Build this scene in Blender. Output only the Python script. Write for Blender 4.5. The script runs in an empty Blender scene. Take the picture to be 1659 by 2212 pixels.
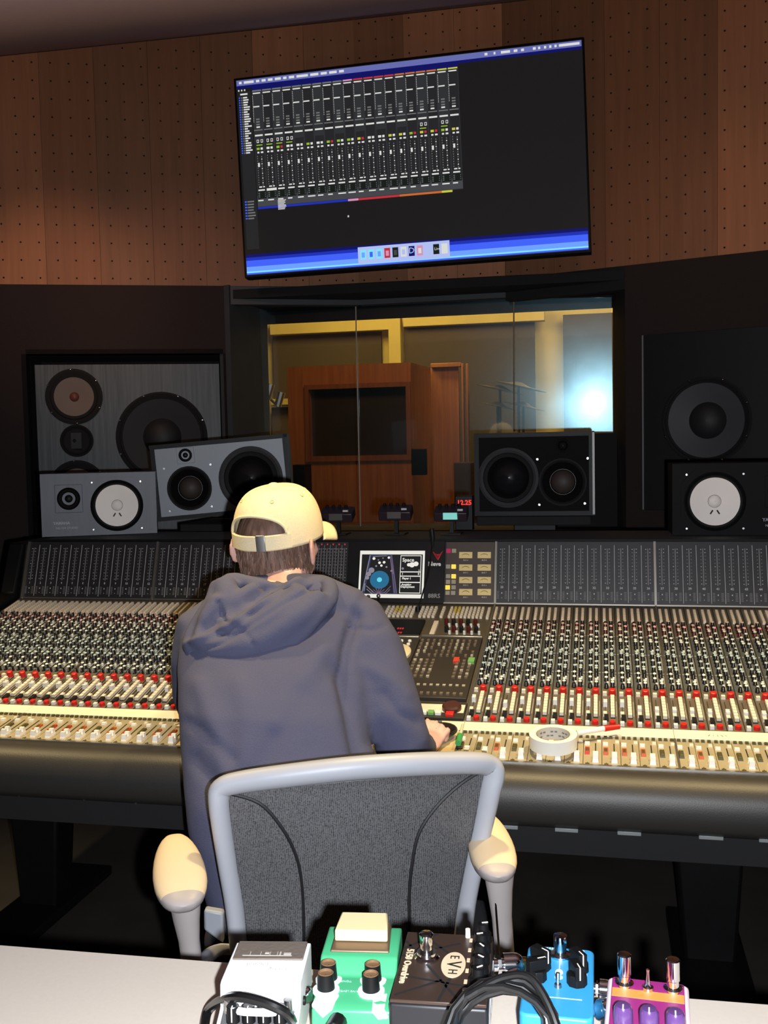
import bpy, bmesh, math, random
from mathutils import Vector, Matrix, noise, Euler
random.seed(7)
SC = bpy.context.scene
COL = SC.collection
PI = math.pi
rad = math.radians
# ------------------------------------------------------------------ camera (image frame 1659 x 2212)
FP = 2175.0; CX, CY = 829.5, 1106.0
CAM = Vector((0, 0, 1.36))
_y, _p, _r = rad(12.154), rad(-3.662), rad(-1.1637)
FWD = Vector((-math.sin(_y)*math.cos(_p), math.cos(_y)*math.cos(_p), math.sin(_p)))
_r0 = Vector((math.cos(_y), math.sin(_y), 0)); _u0 = _r0.cross(FWD)
RGT = _r0*math.cos(_r) + _u0*math.sin(_r); UPV = RGT.cross(FWD)
cd = bpy.data.cameras.new('camera'); cam = bpy.data.objects.new('camera', cd); COL.objects.link(cam)
cd.sensor_fit = 'VERTICAL'; cd.sensor_height = 36.0; cd.lens = FP/2212*36.0
cd.clip_start = 0.05; cd.clip_end = 60
cam.matrix_world = Matrix(((RGT.x, UPV.x, -FWD.x, 0), (RGT.y, UPV.y, -FWD.y, 0), (RGT.z, UPV.z, -FWD.z, CAM.z), (0, 0, 0, 1)))
SC.camera = cam
def ray(x, y): return FWD + RGT*((x-CX)/FP) - UPV*((y-CY)/FP)
def atY(x, y, Y): d = ray(x, y); return CAM + d*(Y/d.y)
def atZ(x, y, Z): d = ray(x, y); return CAM + d*((Z-CAM.z)/d.z)
def atD(x, y, D): return CAM + ray(x, y)*D
def onplane(x, y, P0, n): d = ray(x, y); return CAM + d*((P0-CAM).dot(n)/d.dot(n))
def topx(P):
    v = P-CAM; z = v.dot(FWD); return CX+FP*v.dot(RGT)/z, CY-FP*v.dot(UPV)/z
# ------------------------------------------------------------------ world, lights, exposure
SC.view_settings.view_transform = 'Standard'; SC.view_settings.look = 'None'
SC.view_settings.exposure = 0.0; SC.view_settings.gamma = 1.0; SC.view_settings.use_curve_mapping = False
w = bpy.data.worlds.new('world'); SC.world = w; w.use_nodes = True
w.node_tree.nodes['Background'].inputs[0].default_value = (0.9, 0.74, 0.66, 1)
w.node_tree.nodes['Background'].inputs[1].default_value = 0.05
def area(name, loc, target, size, power, color, spread=None, sy=None):
    l = bpy.data.lights.new(name, 'AREA'); l.energy = power; l.color = color; l.size = size
    l.shape = 'RECTANGLE' if sy else 'DISK'
    if sy: l.size_y = sy
    if spread: l.spread = rad(spread)
    o = bpy.data.objects.new(name, l); COL.objects.link(o); o.location = loc
    o.rotation_euler = (Vector(target)-Vector(loc)).to_track_quat('-Z', 'Y').to_euler(); return o
def spot(name, loc, target, power, color, angle, blend=0.6, size=0.05):
    l = bpy.data.lights.new(name, 'SPOT'); l.energy = power; l.color = color; l.spot_size = rad(angle); l.spot_blend = blend; l.shadow_soft_size = size
    o = bpy.data.objects.new(name, l); COL.objects.link(o); o.location = loc
    o.rotation_euler = (Vector(target)-Vector(loc)).to_track_quat('-Z', 'Y').to_euler(); return o
FLASH = CAM + RGT*0.045 - UPV*0.035 + FWD*0.02
area('camera_flash', FLASH, FLASH+FWD, 0.02, 38, (0.90, 0.94, 1.0))
WARM = (1.0, 0.75, 0.37)
for i, (lx, ly) in enumerate(((-1.85, 2.2), (-1.1, 2.2), (-0.25, 2.2), (0.45, 2.2))):
    spot('console_downlight', (lx, ly-0.28, 2.17), (lx, ly-0.28, 0.8), 84, WARM, 74, 0.8, 0.04)
for lx, e in ((-2.15, 13), (-1.65, 10)):
    spot('wall_downlight', (lx+.15, 2.9, 2.45), (lx-.15, 4.1, 1.98), e*1.25, (1.0, 0.60, 0.38), 52, 1.0, 0.04)
spot('wall_downlight', (0.2, 3.0, 2.45), (0.45, 4.3, 2.05), 5, (1.0, 0.60, 0.38), 62, 1.0, 0.04)
# live room lamps behind the glass
area('live_room_lamp', (-1.6, 6.6, 2.75), (-1.6, 8.2, 1.8), 1.0, 26, (1.0, 0.78, 0.22), sy=0.5)
area('live_room_lamp', (0.2, 6.8, 2.75), (0.3, 8.2, 2.0), 1.0, 20, (1.0, 0.82, 0.38), sy=0.5)
area('live_room_lamp', (-1.2, 5.2, 2.75), (-1.1, 6.3, 1.3), 0.5, 13, (1.0, 0.55, 0.2))
# ------------------------------------------------------------------ materials
def lin(c):
    return tuple(((v/255)/12.92 if v/255 <= .04045 else ((v/255+.055)/1.055)**2.4) for v in c) + (1,)
MATS = {}
def mat(name, rgb, rough=0.5, metal=0.0, bump=0.0, scale=60.0, vary=0.0, emit=0.0, coat=0.0, stretch=None, spec=0.5):
    if name in MATS: return MATS[name]
    m = bpy.data.materials.new(name); m.use_nodes = True; nt = m.node_tree; b = nt.nodes['Principled BSDF']
    c = lin(rgb); b.inputs['Base Color'].default_value = c; b.inputs['Roughness'].default_value = rough
    b.inputs['Metallic'].default_value = metal; b.inputs['Specular IOR Level'].default_value = spec
    if coat: b.inputs['Coat Weight'].default_value = coat; b.inputs['Coat Roughness'].default_value = 0.1
    if emit: b.inputs['Emission Color'].default_value = c; b.inputs['Emission Strength'].default_value = emit
    if bump or vary:
        tc = nt.nodes.new('ShaderNodeTexCoord'); mp = nt.nodes.new('ShaderNodeMapping'); n = nt.nodes.new('ShaderNodeTexNoise')
        n.inputs['Scale'].default_value = scale; n.inputs['Detail'].default_value = 4
        if stretch: mp.inputs['Scale'].default_value = stretch
        nt.links.new(tc.outputs['Object'], mp.inputs[0]); nt.links.new(mp.outputs[0], n.inputs['Vector'])
        if bump:
            bp = nt.nodes.new('ShaderNodeBump'); bp.inputs['Strength'].default_value = bump; bp.inputs['Distance'].default_value = 0.002
            nt.links.new(n.outputs[0], bp.inputs['Height']); nt.links.new(bp.outputs[0], b.inputs['Normal'])
        if vary:
            r = nt.nodes.new('ShaderNodeMapRange'); r.inputs['From Min'].default_value = .3; r.inputs['From Max'].default_value = .7
            r.inputs['To Min'].default_value = 1-vary; r.inputs['To Max'].default_value = 1+vary
            mx = nt.nodes.new('ShaderNodeMix'); mx.data_type = 'RGBA'; mx.blend_type = 'MULTIPLY'; mx.inputs[0].default_value = 1
            mx.inputs[6].default_value = c
            nt.links.new(n.outputs[0], r.inputs[0]); nt.links.new(r.outputs[0], mx.inputs[7]); nt.links.new(mx.outputs[2], b.inputs['Base Color'])
    MATS[name] = m; return m
def glow(name, rgb, s=1.0):
    if name in MATS: return MATS[name]
    m = bpy.data.materials.new(name); m.use_nodes = True; nt = m.node_tree; b = nt.nodes['Principled BSDF']
    c = lin(rgb); b.inputs['Base Color'].default_value = (0.01, 0.01, 0.01, 1); b.inputs['Roughness'].default_value = 0.6; b.inputs['Specular IOR Level'].default_value = 0.2
    b.inputs['Emission Color'].default_value = c; b.inputs['Emission Strength'].default_value = s
    MATS[name] = m; return m
def wood(name, a, b2, rough=0.5, scale=3.0, objcol=True):
    m = bpy.data.materials.new(name); m.use_nodes = True; nt = m.node_tree; b = nt.nodes['Principled BSDF']; L = nt.links
    tc = nt.nodes.new('ShaderNodeTexCoord'); mp = nt.nodes.new('ShaderNodeMapping'); mp.inputs['Scale'].default_value = (14, 14, 0.7)
    n = nt.nodes.new('ShaderNodeTexNoise'); n.inputs['Scale'].default_value = scale; n.inputs['Detail'].default_value = 6; n.inputs['Distortion'].default_value = .6
    cr = nt.nodes.new('ShaderNodeValToRGB'); cr.color_ramp.elements[0].color = lin(a); cr.color_ramp.elements[1].color = lin(b2)
    cr.color_ramp.elements[0].position = .3; cr.color_ramp.elements[1].position = .7
    oi = nt.nodes.new('ShaderNodeObjectInfo'); mx = nt.nodes.new('ShaderNodeMix'); mx.data_type = 'RGBA'; mx.blend_type = 'MULTIPLY'; mx.inputs[0].default_value = 1
    L.new(tc.outputs['Object'], mp.inputs[0]); L.new(mp.outputs[0], n.inputs['Vector']); L.new(n.outputs[0], cr.inputs[0])
    L.new(cr.outputs[0], mx.inputs[6]); L.new(oi.outputs['Color'], mx.inputs[7]); L.new(mx.outputs[2], b.inputs['Base Color'])
    b.inputs['Roughness'].default_value = rough; MATS[name] = m; return m
WOOD = wood('maple_veneer', (146, 92, 58), (160, 103, 68), 0.6)
WOODB = wood('booth_wood', (158, 92, 46), (184, 118, 64), 0.45)
BLACKWOOD = wood('black_ash', (56, 62, 66), (84, 90, 94), 0.5, 6.0)
DARKWALL = mat('dark_fabric_wall', (42, 31, 29), 0.95, bump=.3, scale=200, vary=.1)
DARKGREY = mat('dark_grey_paint', (62, 64, 66), 0.7, vary=.08, scale=8)
BLACK = mat('black_plastic', (15, 15, 16), 0.5, vary=.1, scale=40, spec=.22)
BLACKM = mat('matte_black', (18, 18, 19), 0.85)
CEIL = mat('ceiling_paint', (172, 140, 140), 0.9, bump=.15, scale=90, vary=.05)
FLOOR = mat('dark_floor', (58, 54, 50), 0.6, vary=.15, scale=6)
CHROME = mat('chrome', (225, 225, 228), 0.12, 1.0)
STEEL = mat('brushed_steel', (176, 176, 178), 0.35, 1.0)
WHITEP = mat('white_plastic', (232, 228, 220), 0.4)
CREAM = mat('cream_keycap', (226, 212, 192), 0.5)
REDK = mat('red_knob', (196, 32, 28), 0.4)
# ------------------------------------------------------------------ mesh builder
class MB:
    def __init__(s): s.v = []; s.f = []; s.m = []; s.mats = []; s.M = Matrix()
    def mi(s, m):
        if m not in s.mats: s.mats.append(m)
        return s.mats.index(m)
    def add(s, vs, fs, m):
        k = len(s.v); i = s.mi(m)
        s.v += [s.M @ Vector(q) for q in vs]
        for f in fs: s.f.append(tuple(k+j for j in f)); s.m.append(i)
    def box(s, c, d, m, R=None):
        x, y, z = d[0]/2, d[1]/2, d[2]/2
        vs = [Vector(q) for q in ((-x,-y,-z),(x,-y,-z),(x,y,-z),(-x,y,-z),(-x,-y,z),(x,-y,z),(x,y,z),(-x,y,z))]
        if R is not None: vs = [R @ q for q in vs]
        s.add([q+Vector(c) for q in vs], [(0,3,2,1),(4,5,6,7),(0,1,5,4),(1,2,6,5),(2,3,7,6),(3,0,4,7)], m)
    def bx(s, x0, x1, y0, y1, z0, z1, m): s.box(((x0+x1)/2, (y0+y1)/2, (z0+z1)/2), (x1-x0, y1-y0, z1-z0), m)
    def frust(s, c, d, top, h, m):      # tapered block, base centred at c
        x, y = d[0]/2, d[1]/2; a, b = top[0]/2, top[1]/2; c = Vector(c)
        s.add([c+Vector(q) for q in ((-x,-y,0),(x,-y,0),(x,y,0),(-x,y,0),(-a,-b,h),(a,-b,h),(a,b,h),(-a,b,h))],
              [(0,3,2,1),(4,5,6,7),(0,1,5,4),(1,2,6,5),(2,3,7,6),(3,0,4,7)], m)
    def hexa(s, P, m): s.add(P, [(0,3,2,1),(4,5,6,7),(0,1,5,4),(1,2,6,5),(2,3,7,6),(3,0,4,7)], m)
    def quad(s, a, b, c, d, m): s.add([a, b, c, d], [(0,1,2,3)], m)
    def cone(s, p0, p1, r0, r1, n, m, cap=True):
        p0, p1 = Vector(p0), Vector(p1); q = (p1-p0).to_track_quat('Z', 'Y').to_matrix()
        vs = []
        for p, r in ((p0, r0), (p1, r1)):
            for i in range(n): a = 2*PI*i/n; vs.append(p + q @ Vector((r*math.cos(a), r*math.sin(a), 0)))
        fs = [(i, (i+1) % n, n+(i+1) % n, n+i) for i in range(n)]
        if cap: fs += [tuple(range(n-1, -1, -1)), tuple(range(n, 2*n))]
        s.add(vs, fs, m)
    def lathe(s, prof, n, m, T=None, cap0=False, cap1=False, sq=None):
        T = T or Matrix(); vs = []; k = len(prof)
        for (r, z) in prof:
            for i in range(n): a = 2*PI*i/n; vs.append(T @ Vector((r*math.cos(a), r*math.sin(a), z)))
        fs = [(j*n+i, j*n+(i+1) % n, (j+1)*n+(i+1) % n, (j+1)*n+i) for j in range(k-1) for i in range(n)]
        if cap0: fs.append(tuple(range(n-1, -1, -1)))
        if cap1: fs.append(tuple(range((k-1)*n, k*n)))
        s.add(vs, fs, m)
    def tube(s, pts, r, m, n=8, closed=False, flat=1.0, up=None):
        pts = [Vector(p) for p in pts]; k = len(pts); rr = r if isinstance(r, (list, tuple)) else [r]*k
        vs = []; prev = None
        for i, p in enumerate(pts):
            if closed: t = pts[(i+1) % k]-pts[i-1]
            else: t = pts[min(i+1, k-1)]-pts[max(i-1, 0)]
            t.normalize()
            if prev is None: a = (up or Vector((0, 0, 1))).cross(t)
            else: a = prev - t*prev.dot(t)
            if a.length < 1e-4: a = Vector((1, 0, 0)).cross(t)
            a.normalize(); prev = a; b = t.cross(a)
            for j in range(n): an = 2*PI*j/n; vs.append(p + a*(rr[i]*math.cos(an)) + b*(rr[i]*flat*math.sin(an)))
        e = k if closed else k-1
        fs = [(i*n+j, i*n+(j+1) % n, ((i+1) % k)*n+(j+1) % n, ((i+1) % k)*n+j) for i in range(e) for j in range(n)]
        if not closed: fs += [tuple(range(n-1, -1, -1)), tuple(range((k-1)*n, k*n))]
        s.add(vs, fs, m)
    def ell(s, c, r, m, R=None, nu=20, nv=12):
        vs = []; c = Vector(c)
        for j in range(nv+1):
            th = PI*j/nv
            for i in range(nu):
                a = 2*PI*i/nu; q = Vector((r[0]*math.sin(th)*math.cos(a), r[1]*math.sin(th)*math.sin(a), -r[2]*math.cos(th)))
                vs.append(c + (R @ q if R is not None else q))
        fs = [(j*nu+i, j*nu+(i+1) % nu, (j+1)*nu+(i+1) % nu, (j+1)*nu+i) for j in range(nv) for i in range(nu)]
        s.add(vs, fs, m)
    def prism(s, poly, x0, x1, m):       # poly in (y,z), extruded along x
        n = len(poly); vs = [Vector((x0, y, z)) for y, z in poly]+[Vector((x1, y, z)) for y, z in poly]
        s.add(vs, [(i, (i+1) % n, n+(i+1) % n, n+i) for i in range(n)]+[tuple(range(n-1, -1, -1)), tuple(range(n, 2*n))], m)
    def mesh(s, name, sharp=35):
        me = bpy.data.meshes.new(name); me.from_pydata([tuple(q) for q in s.v], [], s.f)
        for m in s.mats: me.materials.append(m)
        me.polygons.foreach_set('material_index', s.m)
        bm = bmesh.new(); bm.from_mesh(me); bmesh.ops.recalc_face_normals(bm, faces=bm.faces); bm.to_mesh(me); bm.free()
        me.polygons.foreach_set('use_smooth', [True]*len(me.polygons)); me.set_sharp_from_angle(angle=rad(sharp)); me.update()
        return me
    def build(s, name, parent=None, bevel=0.0, sharp=35, kind=None, loc=None, seg=2):
        o = bpy.data.objects.new(name, s.mesh(name, sharp)); COL.objects.link(o)
        if parent: o.parent = parent
        if loc: o.location = loc
        if kind: o['kind'] = kind
        if bevel:
            b = o.modifiers.new('bevel', 'BEVEL'); b.width = bevel; b.segments = seg; b.limit_method = 'ANGLE'; b.angle_limit = rad(40)
        return o
def empty(name, loc=(0, 0, 0), rz=0.0, rot=None):
    o = bpy.data.objects.new(name, None); COL.objects.link(o); o.location = loc
    o.rotation_euler = rot if rot else (0, 0, rz); o.empty_display_size = .05; return o
def tag(o, label, cat, group=None):
    o['label'] = label; o['category'] = cat
    if group: o['group'] = group
    return o
def struct(o): o['kind'] = 'structure'; return o
def link_copy(src, parent, loc=None, rot=None):
    c = src.copy(); COL.objects.link(c); c.parent = parent
    if loc is not None: c.location = loc
    if rot is not None: c.rotation_euler = rot
    return c
_txt = {}
def text_mesh(t, size, m, ext=0.0002, align='CENTER', bold=0.0):
    k = (t, size, m.name, align)
    if k in _txt: return _txt[k]
    c = bpy.data.curves.new('lettering', 'FONT'); c.body = t; c.size = size; c.extrude = ext; c.align_x = align; c.align_y = 'CENTER'; c.resolution_u = 2; c.offset = bold
    o = bpy.data.objects.new('lettering', c); COL.objects.link(o); bpy.context.view_layer.update()
    me = bpy.data.meshes.new_from_object(o.evaluated_get(bpy.context.evaluated_depsgraph_get()))
    bpy.data.objects.remove(o); me.materials.clear(); me.materials.append(m); _txt[k] = me; return me
def text(t, size, m, M, parent=None, name='lettering', **kw):
    o = bpy.data.objects.new(name, text_mesh(t, size, m, **kw)); COL.objects.link(o)
    if parent: o.parent = parent
    o.matrix_local = M; return o
def frame(o, x, y):        # matrix from origin, x axis, y axis
    x = x.normalized(); z = x.cross(y).normalized(); y = z.cross(x)
    return Matrix(((x.x, y.x, z.x, o.x), (x.y, y.y, z.y, o.y), (x.z, y.z, z.z, o.z), (0, 0, 0, 1)))
X3, Y3, Z3 = Vector((1,0,0)), Vector((0,1,0)), Vector((0,0,1))
# ================================================================== ROOM SHELL
YW = 4.55; ZW = 2.098
A0 = Vector((-1.077, YW, 0)); B0 = Vector((-0.406, YW, 0))
dl = Vector((-math.cos(rad(22)), -math.sin(rad(22)), 0)); dr = Vector((math.cos(rad(18)), -math.sin(rad(18)), 0))
nl = Vector((math.sin(rad(22)), -math.cos(rad(22)), 0)); nr = Vector((-math.sin(rad(18)), -math.cos(rad(18)), 0))   # towards the room
def ceilz(y): return 3.29 - 0.4*(YW-y)
LX, RX, BY = -3.3, 2.3, -1.6
m = MB(); m.bx(LX-.1, RX+.1, BY-.1, 9.1, -0.1, 0, FLOOR); struct(m.build('floor'))
m = MB(); yb = 1.1
m.hexa([(LX,yb,ceilz(yb)),(RX,yb,ceilz(yb)),(RX,YW+.25,ceilz(YW+.25)),(LX,YW+.25,ceilz(YW+.25)),(LX,yb,ceilz(yb)+.08),(RX,yb,ceilz(yb)+.08),(RX,YW+.25,ceilz(YW+.25)+.08),(LX,YW+.25,ceilz(YW+.25)+.08)], CEIL)
m.bx(LX, RX, BY, yb, 2.9, 3.0, CEIL); m.bx(LX, RX, yb, yb+.03, ceilz(yb)+.02, 2.99, CEIL); struct(m.build('ceiling'))
m = MB(); m.bx(LX-.1, LX, BY-.1, 4.7, 0, 3.3, DARKWALL); struct(m.build('wall_left'))
m = MB(); m.bx(RX, RX+.1, BY-.1, 4.7, 0, 3.3, DARKWALL); struct(m.build('wall_right'))
m = MB(); m.bx(LX-.1, RX+.1, BY-.2, BY-.1, 0, 3.3, DARKWALL); struct(m.build('wall_back'))
def facet(P0, d, n, t0, t1, z0, z1, off0, off1, mt, mb):
    a = P0+d*t0; b = P0+d*t1
    q = [a+n*off0, b+n*off0, b+n*off1, a+n*off1]
    mb.hexa([Vector((p.x, p.y, z0)) for p in q]+[Vector((p.x, p.y, z1)) for p in q], mt)
# upper perforated wood, veneer boards of three hole columns each
HS = 0.0762
def wood_facet(name, P0, d, n, length, start=0.0):
    root = struct(bpy.data.objects.new(name, None)); COL.objects.link(root)
    k = 0; t = start; holes = MB(); HB = mat('perforation', (22, 14, 12), 0.9)
    xa = d.copy(); xa.normalize()
    while t < length-1e-3:
        t1 = min(t+3*HS, length); a = P0+d*t; b = P0+d*(t1-.0012)
        za, zb = ceilz(a.y)-.003, ceilz(b.y)-.003
        mb = MB(); o = n*.0; i = n*-.02
        mb.hexa([Vector((p.x, p.y, zz)) for p, zz in ((a+o, ZW), (b+o, ZW), (b+i, ZW), (a+i, ZW))]+[Vector((p.x, p.y, zz)) for p, zz in ((a+o, za), (b+o, zb), (b+i, zb), (a+i, za))], WOOD)
        ob = mb.build('veneer_board', root)
        f = random.choice((0.74, 0.88, 1.0, 1.16, 1.36)); g = random.uniform(.94, 1.02)
        ob.color = (f, f*g, f*g*g, 1)
        c = t+HS*.35
        while c < t1-.005:
            p = P0+d*c; z = ZW+.028
            while z < ceilz(p.y)-.02:
                cc = Vector((p.x, p.y, z))+n*.0006
                vs = [cc+xa*(.0042*math.cos(j*PI/4))+Z3*(.0042*math.sin(j*PI/4)) for j in range(8)]
                holes.add(vs, [tuple(range(8))], HB); z += HS
            c += HS
        t = t1
    holes.build('perforations', root, kind='stuff')
    return root
wood_facet('wall_front_left', A0, dl, nl, 2.15)
wood_facet('wall_front_center', A0, X3, Vector((0,-1,0)), 0.671)
wood_facet('wall_front_right', B0, dr, nr, 2.4)
# backing and dark lower wall with window opening and speaker recesses
def zp(x, y, P0, n, off=0): return onplane(x, y, P0+n*off, n)
m = MB()
facet(A0, dl, nl, 0, 2.25, ZW, 3.32, -.08, -.022, DARKWALL, m); facet(B0, dr, nr, 0, 2.45, ZW, 3.32, -.08, -.022, DARKWALL, m)
m.bx(A0.x, B0.x, YW+.022, YW+.08, ZW, 3.32, DARKWALL); struct(m.build('wall_front_backing'))
def tl(x, y, off=0): p = zp(x, y, A0, nl, off); return (p-A0).dot(dl), p.z
def tr(x, y, off=0): p = zp(x, y, B0, nr, off); return (p-B0).dot(dr), p.z
tj = tl(498, 640)[0]                 # window left edge on the left facet
s0, s1 = tl(483, 800)[0], tl(57, 800)[0]; zs1 = tl(275, 764)[1]
m = MB()
facet(A0, dl, nl, tj, s0, 0, ZW, -.08, 0, DARKWALL, m); facet(A0, dl, nl, s1, 2.3, 0, ZW, -.08, 0, DARKWALL, m)
facet(A0, dl, nl, s0, s1, zs1, ZW, -.08, 0, DARKWALL, m); facet(A0, dl, nl, s0, s1, 0, .95, -.08, 0, DARKWALL, m)
facet(A0, dl, nl, s0-.02, s1+.02, .93, zs1+.02, -.5, -.42, BLACKM, m)
facet(A0, dl, nl, s0-.02, s0, .93, zs1, -.42, 0, BLACKM, m); facet(A0, dl, nl, s1, s1+.02, .93, zs1, -.42, 0, BLACKM, m)
facet(A0, dl, nl, s0, s1, zs1, zs1+.02, -.42, 0, BLACKM, m); facet(A0, dl, nl, s0, s1, .93, .95, -.42, 0, BLACKM, m)
struct(m.build('wall_front_lower_left'))
rj = tr(1350, 640)[0]
m = MB()
ra = tr(1391, 900, .03)[0]
for q0, q1, q2, q3 in ((rj, ra-.004, 0, ZW), (ra+.754, 2.4, 0, ZW), (ra-.004, ra+.754, 1.804, ZW), (ra-.004, ra+.754, 0, 1.076)): facet(B0, dr, nr, q0, q1, q2, q3, -.08, 0, DARKWALL, m)
struct(m.build('wall_front_lower_right'))
# window: fascia, deep jambs, sill, glass
GY = 4.68
m = MB()
facet(A0, dl, nl, 0, tj, 2.015, ZW-.001, -.05, .004, DARKGREY, m); m.bx(A0.x, B0.x, YW-.004, YW+.05, 2.015, ZW-.001, DARKGREY)
facet(B0, dr, nr, 0, rj, 2.0, ZW-.001, -.05, .002, BLACKM, m)
pj = A0+dl*tj; pr_ = B0+dr*rj
m.hexa([(pj.x-.06,pj.y,.9),(pj.x,pj.y-.02,.9),(-1.585,GY+.06,.9),(-1.68,GY+.06,.9),(pj.x-.06,pj.y,2.1),(pj.x,pj.y-.02,2.1),(-1.585,GY+.06,2.1),(-1.68,GY+.06,2.1)], DARKGREY)
m.hexa([(pr_.x,pr_.y,.9),(pr_.x+.06,pr_.y,.9),(.14,GY+.06,.9),(.06,GY+.06,.9),(pr_.x,pr_.y,2.1),(pr_.x+.06,pr_.y,2.1),(.14,GY+.06,2.1),(.06,GY+.06,2.1)], BLACKM)
m.hexa([(pj.x,pj.y,2.04),(pr_.x,pr_.y,2.04),(.12,GY+.1,2.035),(-1.62,GY+.1,2.035),(pj.x,pj.y,2.08),(pr_.x,pr_.y,2.08),(.12,GY+.1,2.08),(-1.62,GY+.1,2.08)], BLACKM)
m.bx(-1.65, .12, GY+.1, GY+.17, 1.985, 2.3, BLACKM)
struct(m.build('trim_window_surround'))
m = MB(); m.bx(-1.65, .12, 4.45, GY+.16, .93, .985, DARKGREY); m.bx(-.36, .12, GY-.05, GY+.16, .985, 1.405, BLACKM)
m.bx(-1.7, .6, YW-.02, YW+.05, 0, .96, DARKWALL)
struct(m.build('trim_window_sill'))
gm = bpy.data.materials.new('dusty_glass'); gm.use_nodes = True; nt = gm.node_tree
for nd in list(nt.nodes): nt.nodes.remove(nd)
out = nt.nodes.new('ShaderNodeOutputMaterial'); tr_ = nt.nodes.new('ShaderNodeBsdfTransparent'); tr_.inputs[0].default_value = (.86, .88, .88, 1)
g1 = nt.nodes.new('ShaderNodeBsdfGlossy'); g1.inputs['Roughness'].default_value = .03
g2 = nt.nodes.new('ShaderNodeBsdfGlossy'); g2.inputs['Roughness'].default_value = .19; g2.inputs[0].default_value = (.45, .85, 1, 1)
ns = nt.nodes.new('ShaderNodeTexNoise'); ns.inputs['Scale'].default_value = 5; ns.inputs['Detail'].default_value = 6
mr = nt.nodes.new('ShaderNodeMapRange'); mr.inputs['To Min'].default_value = .02; mr.inputs['To Max'].default_value = .08
ma = nt.nodes.new('ShaderNodeMixShader'); mb_ = nt.nodes.new('ShaderNodeMixShader'); mb_.inputs[0].default_value = .05
tcn = nt.nodes.new('ShaderNodeTexCoord'); nt.links.new(tcn.outputs['Object'], ns.inputs['Vector'])
nt.links.new(ns.outputs[0], mr.inputs[0]); nt.links.new(mr.outputs[0], ma.inputs[0])
nt.links.new(tr_.outputs[0], ma.inputs[1]); nt.links.new(g2.outputs[0], ma.inputs[2])
nt.links.new(ma.outputs[0], mb_.inputs[1]); nt.links.new(g1.outputs[0], mb_.inputs[2]); nt.links.new(mb_.outputs[0], out.inputs[0])
# panes lean so that they are square to the line through (1285, 870)
gd = ray(1285, 870).normalized(); gd = (atY(1285, 870, GY) - (CAM+FLASH)/2).normalized()
G0 = atY(1285, 870, GY)
def gpt(x, y): return onplane(x, y, G0, gd)
win = struct(empty('window_1'))
panes = [((553, 668), (766, 656), (777, 1135), (556, 1135)), ((771, 656), (1108, 646), (1110, 1140), (781, 1140)), ((1112, 646), (1321, 642), (1324, 932), (1111, 932))]
for q in panes:
    P = [gpt(*c) for c in q]; mb = MB(); mb.hexa(P+[p+gd*.006 for p in P], gm); mb.build('pane', win)
for a, b in (((768.5, 655), (779, 1140)), ((1110, 645), (1110.5, 932))):
    mb = MB(); mb.tube([gpt(*a)-gd*.002, gpt(*b)-gd*.002], .0035, mat('pane_seal', (150, 130, 105), .4), 6); mb.build('pane_joint', win)
# ================================================================== LIVE ROOM
YEL = mat('yellow_wall', (206, 178, 110), .8, vary=.06, scale=4)
PANEL = mat('acoustic_cloth', (82, 66, 58), .95, bump=.4, scale=150, vary=.12)
LW = 8.0
m = MB(); m.bx(-4.5, 3, LW, LW+.1, 0, 4, YEL); m.bx(-4.6, -4.5, GY+.3, LW, 0, 4, YEL); m.bx(3, 3.1, GY+.3, LW, 0, 4, YEL); struct(m.build('wall_live_room'))
m = MB(); m.bx(-4.5, 3, GY+.3, LW, 3.6, 3.7, mat('live_ceiling', (120, 110, 95), .9)); struct(m.build('ceiling_live_room'))
def yb_(q0, q1, y, th, mt, name, par=None):
    a, b = atY(*q0, y), atY(*q1, y); mb = MB(); mb.bx(a.x, b.x, y, y+th, b.z, a.z, mt); return mb.build(name, par, bevel=.004)
pn = struct(empty('wall_live_room_panelling'))
for i, (q0, q1) in enumerate((((588, 722), (826, 860)), ((586, 880), (660, 1160)), ((872, 706), (1160, 1200)), ((1216, 680), (1420, 1200)), ((1245, 776), (1420, 1200)))):
    yb_(q0, q1, 7.93-.02*i, .04, PANEL, 'acoustic_panel', pn)
for q0, q1 in (((582, 690), (840, 712)), ((838, 682), (870, 1000)), ((870, 676), (1176, 692)), ((566, 690), (583, 1160)), ((584, 862), (700, 872))):
    yb_(q0, q1, 7.8, .09, YEL, 'frame_rail', pn)
# wooden isolation booth
bt = tag(empty('isolation_booth', (0, 0, 0)), 'orange wooden booth with a dark framed window seen through the control room glass', 'booth')
BY_ = 6.4
a, b = atY(620, 793, BY_), atY(884, 790, BY_); wa, wb = atY(668, 842, BY_), atY(880, 982, BY_)
mb = MB(); mb.bx(a.x, wa.x, BY_, BY_+.08, 0, a.z, WOODB); mb.bx(wb.x, b.x, BY_, BY_+.08, 0, a.z, WOODB)
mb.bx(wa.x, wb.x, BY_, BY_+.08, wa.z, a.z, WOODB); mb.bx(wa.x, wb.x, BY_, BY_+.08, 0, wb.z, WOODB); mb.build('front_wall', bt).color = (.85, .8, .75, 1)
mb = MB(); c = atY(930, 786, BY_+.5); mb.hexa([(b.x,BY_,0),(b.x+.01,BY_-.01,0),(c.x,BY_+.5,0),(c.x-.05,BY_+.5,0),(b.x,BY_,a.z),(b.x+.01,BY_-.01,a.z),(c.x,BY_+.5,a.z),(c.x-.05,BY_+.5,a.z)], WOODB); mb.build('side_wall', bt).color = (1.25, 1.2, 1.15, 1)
mb = MB(); mb.bx(wa.x, wb.x, BY_+.05, BY_+.055, wb.z, wa.z, mat('booth_glass', (52, 44, 38), .25)); mb.build('booth_window', bt)
mb = MB()
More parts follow.
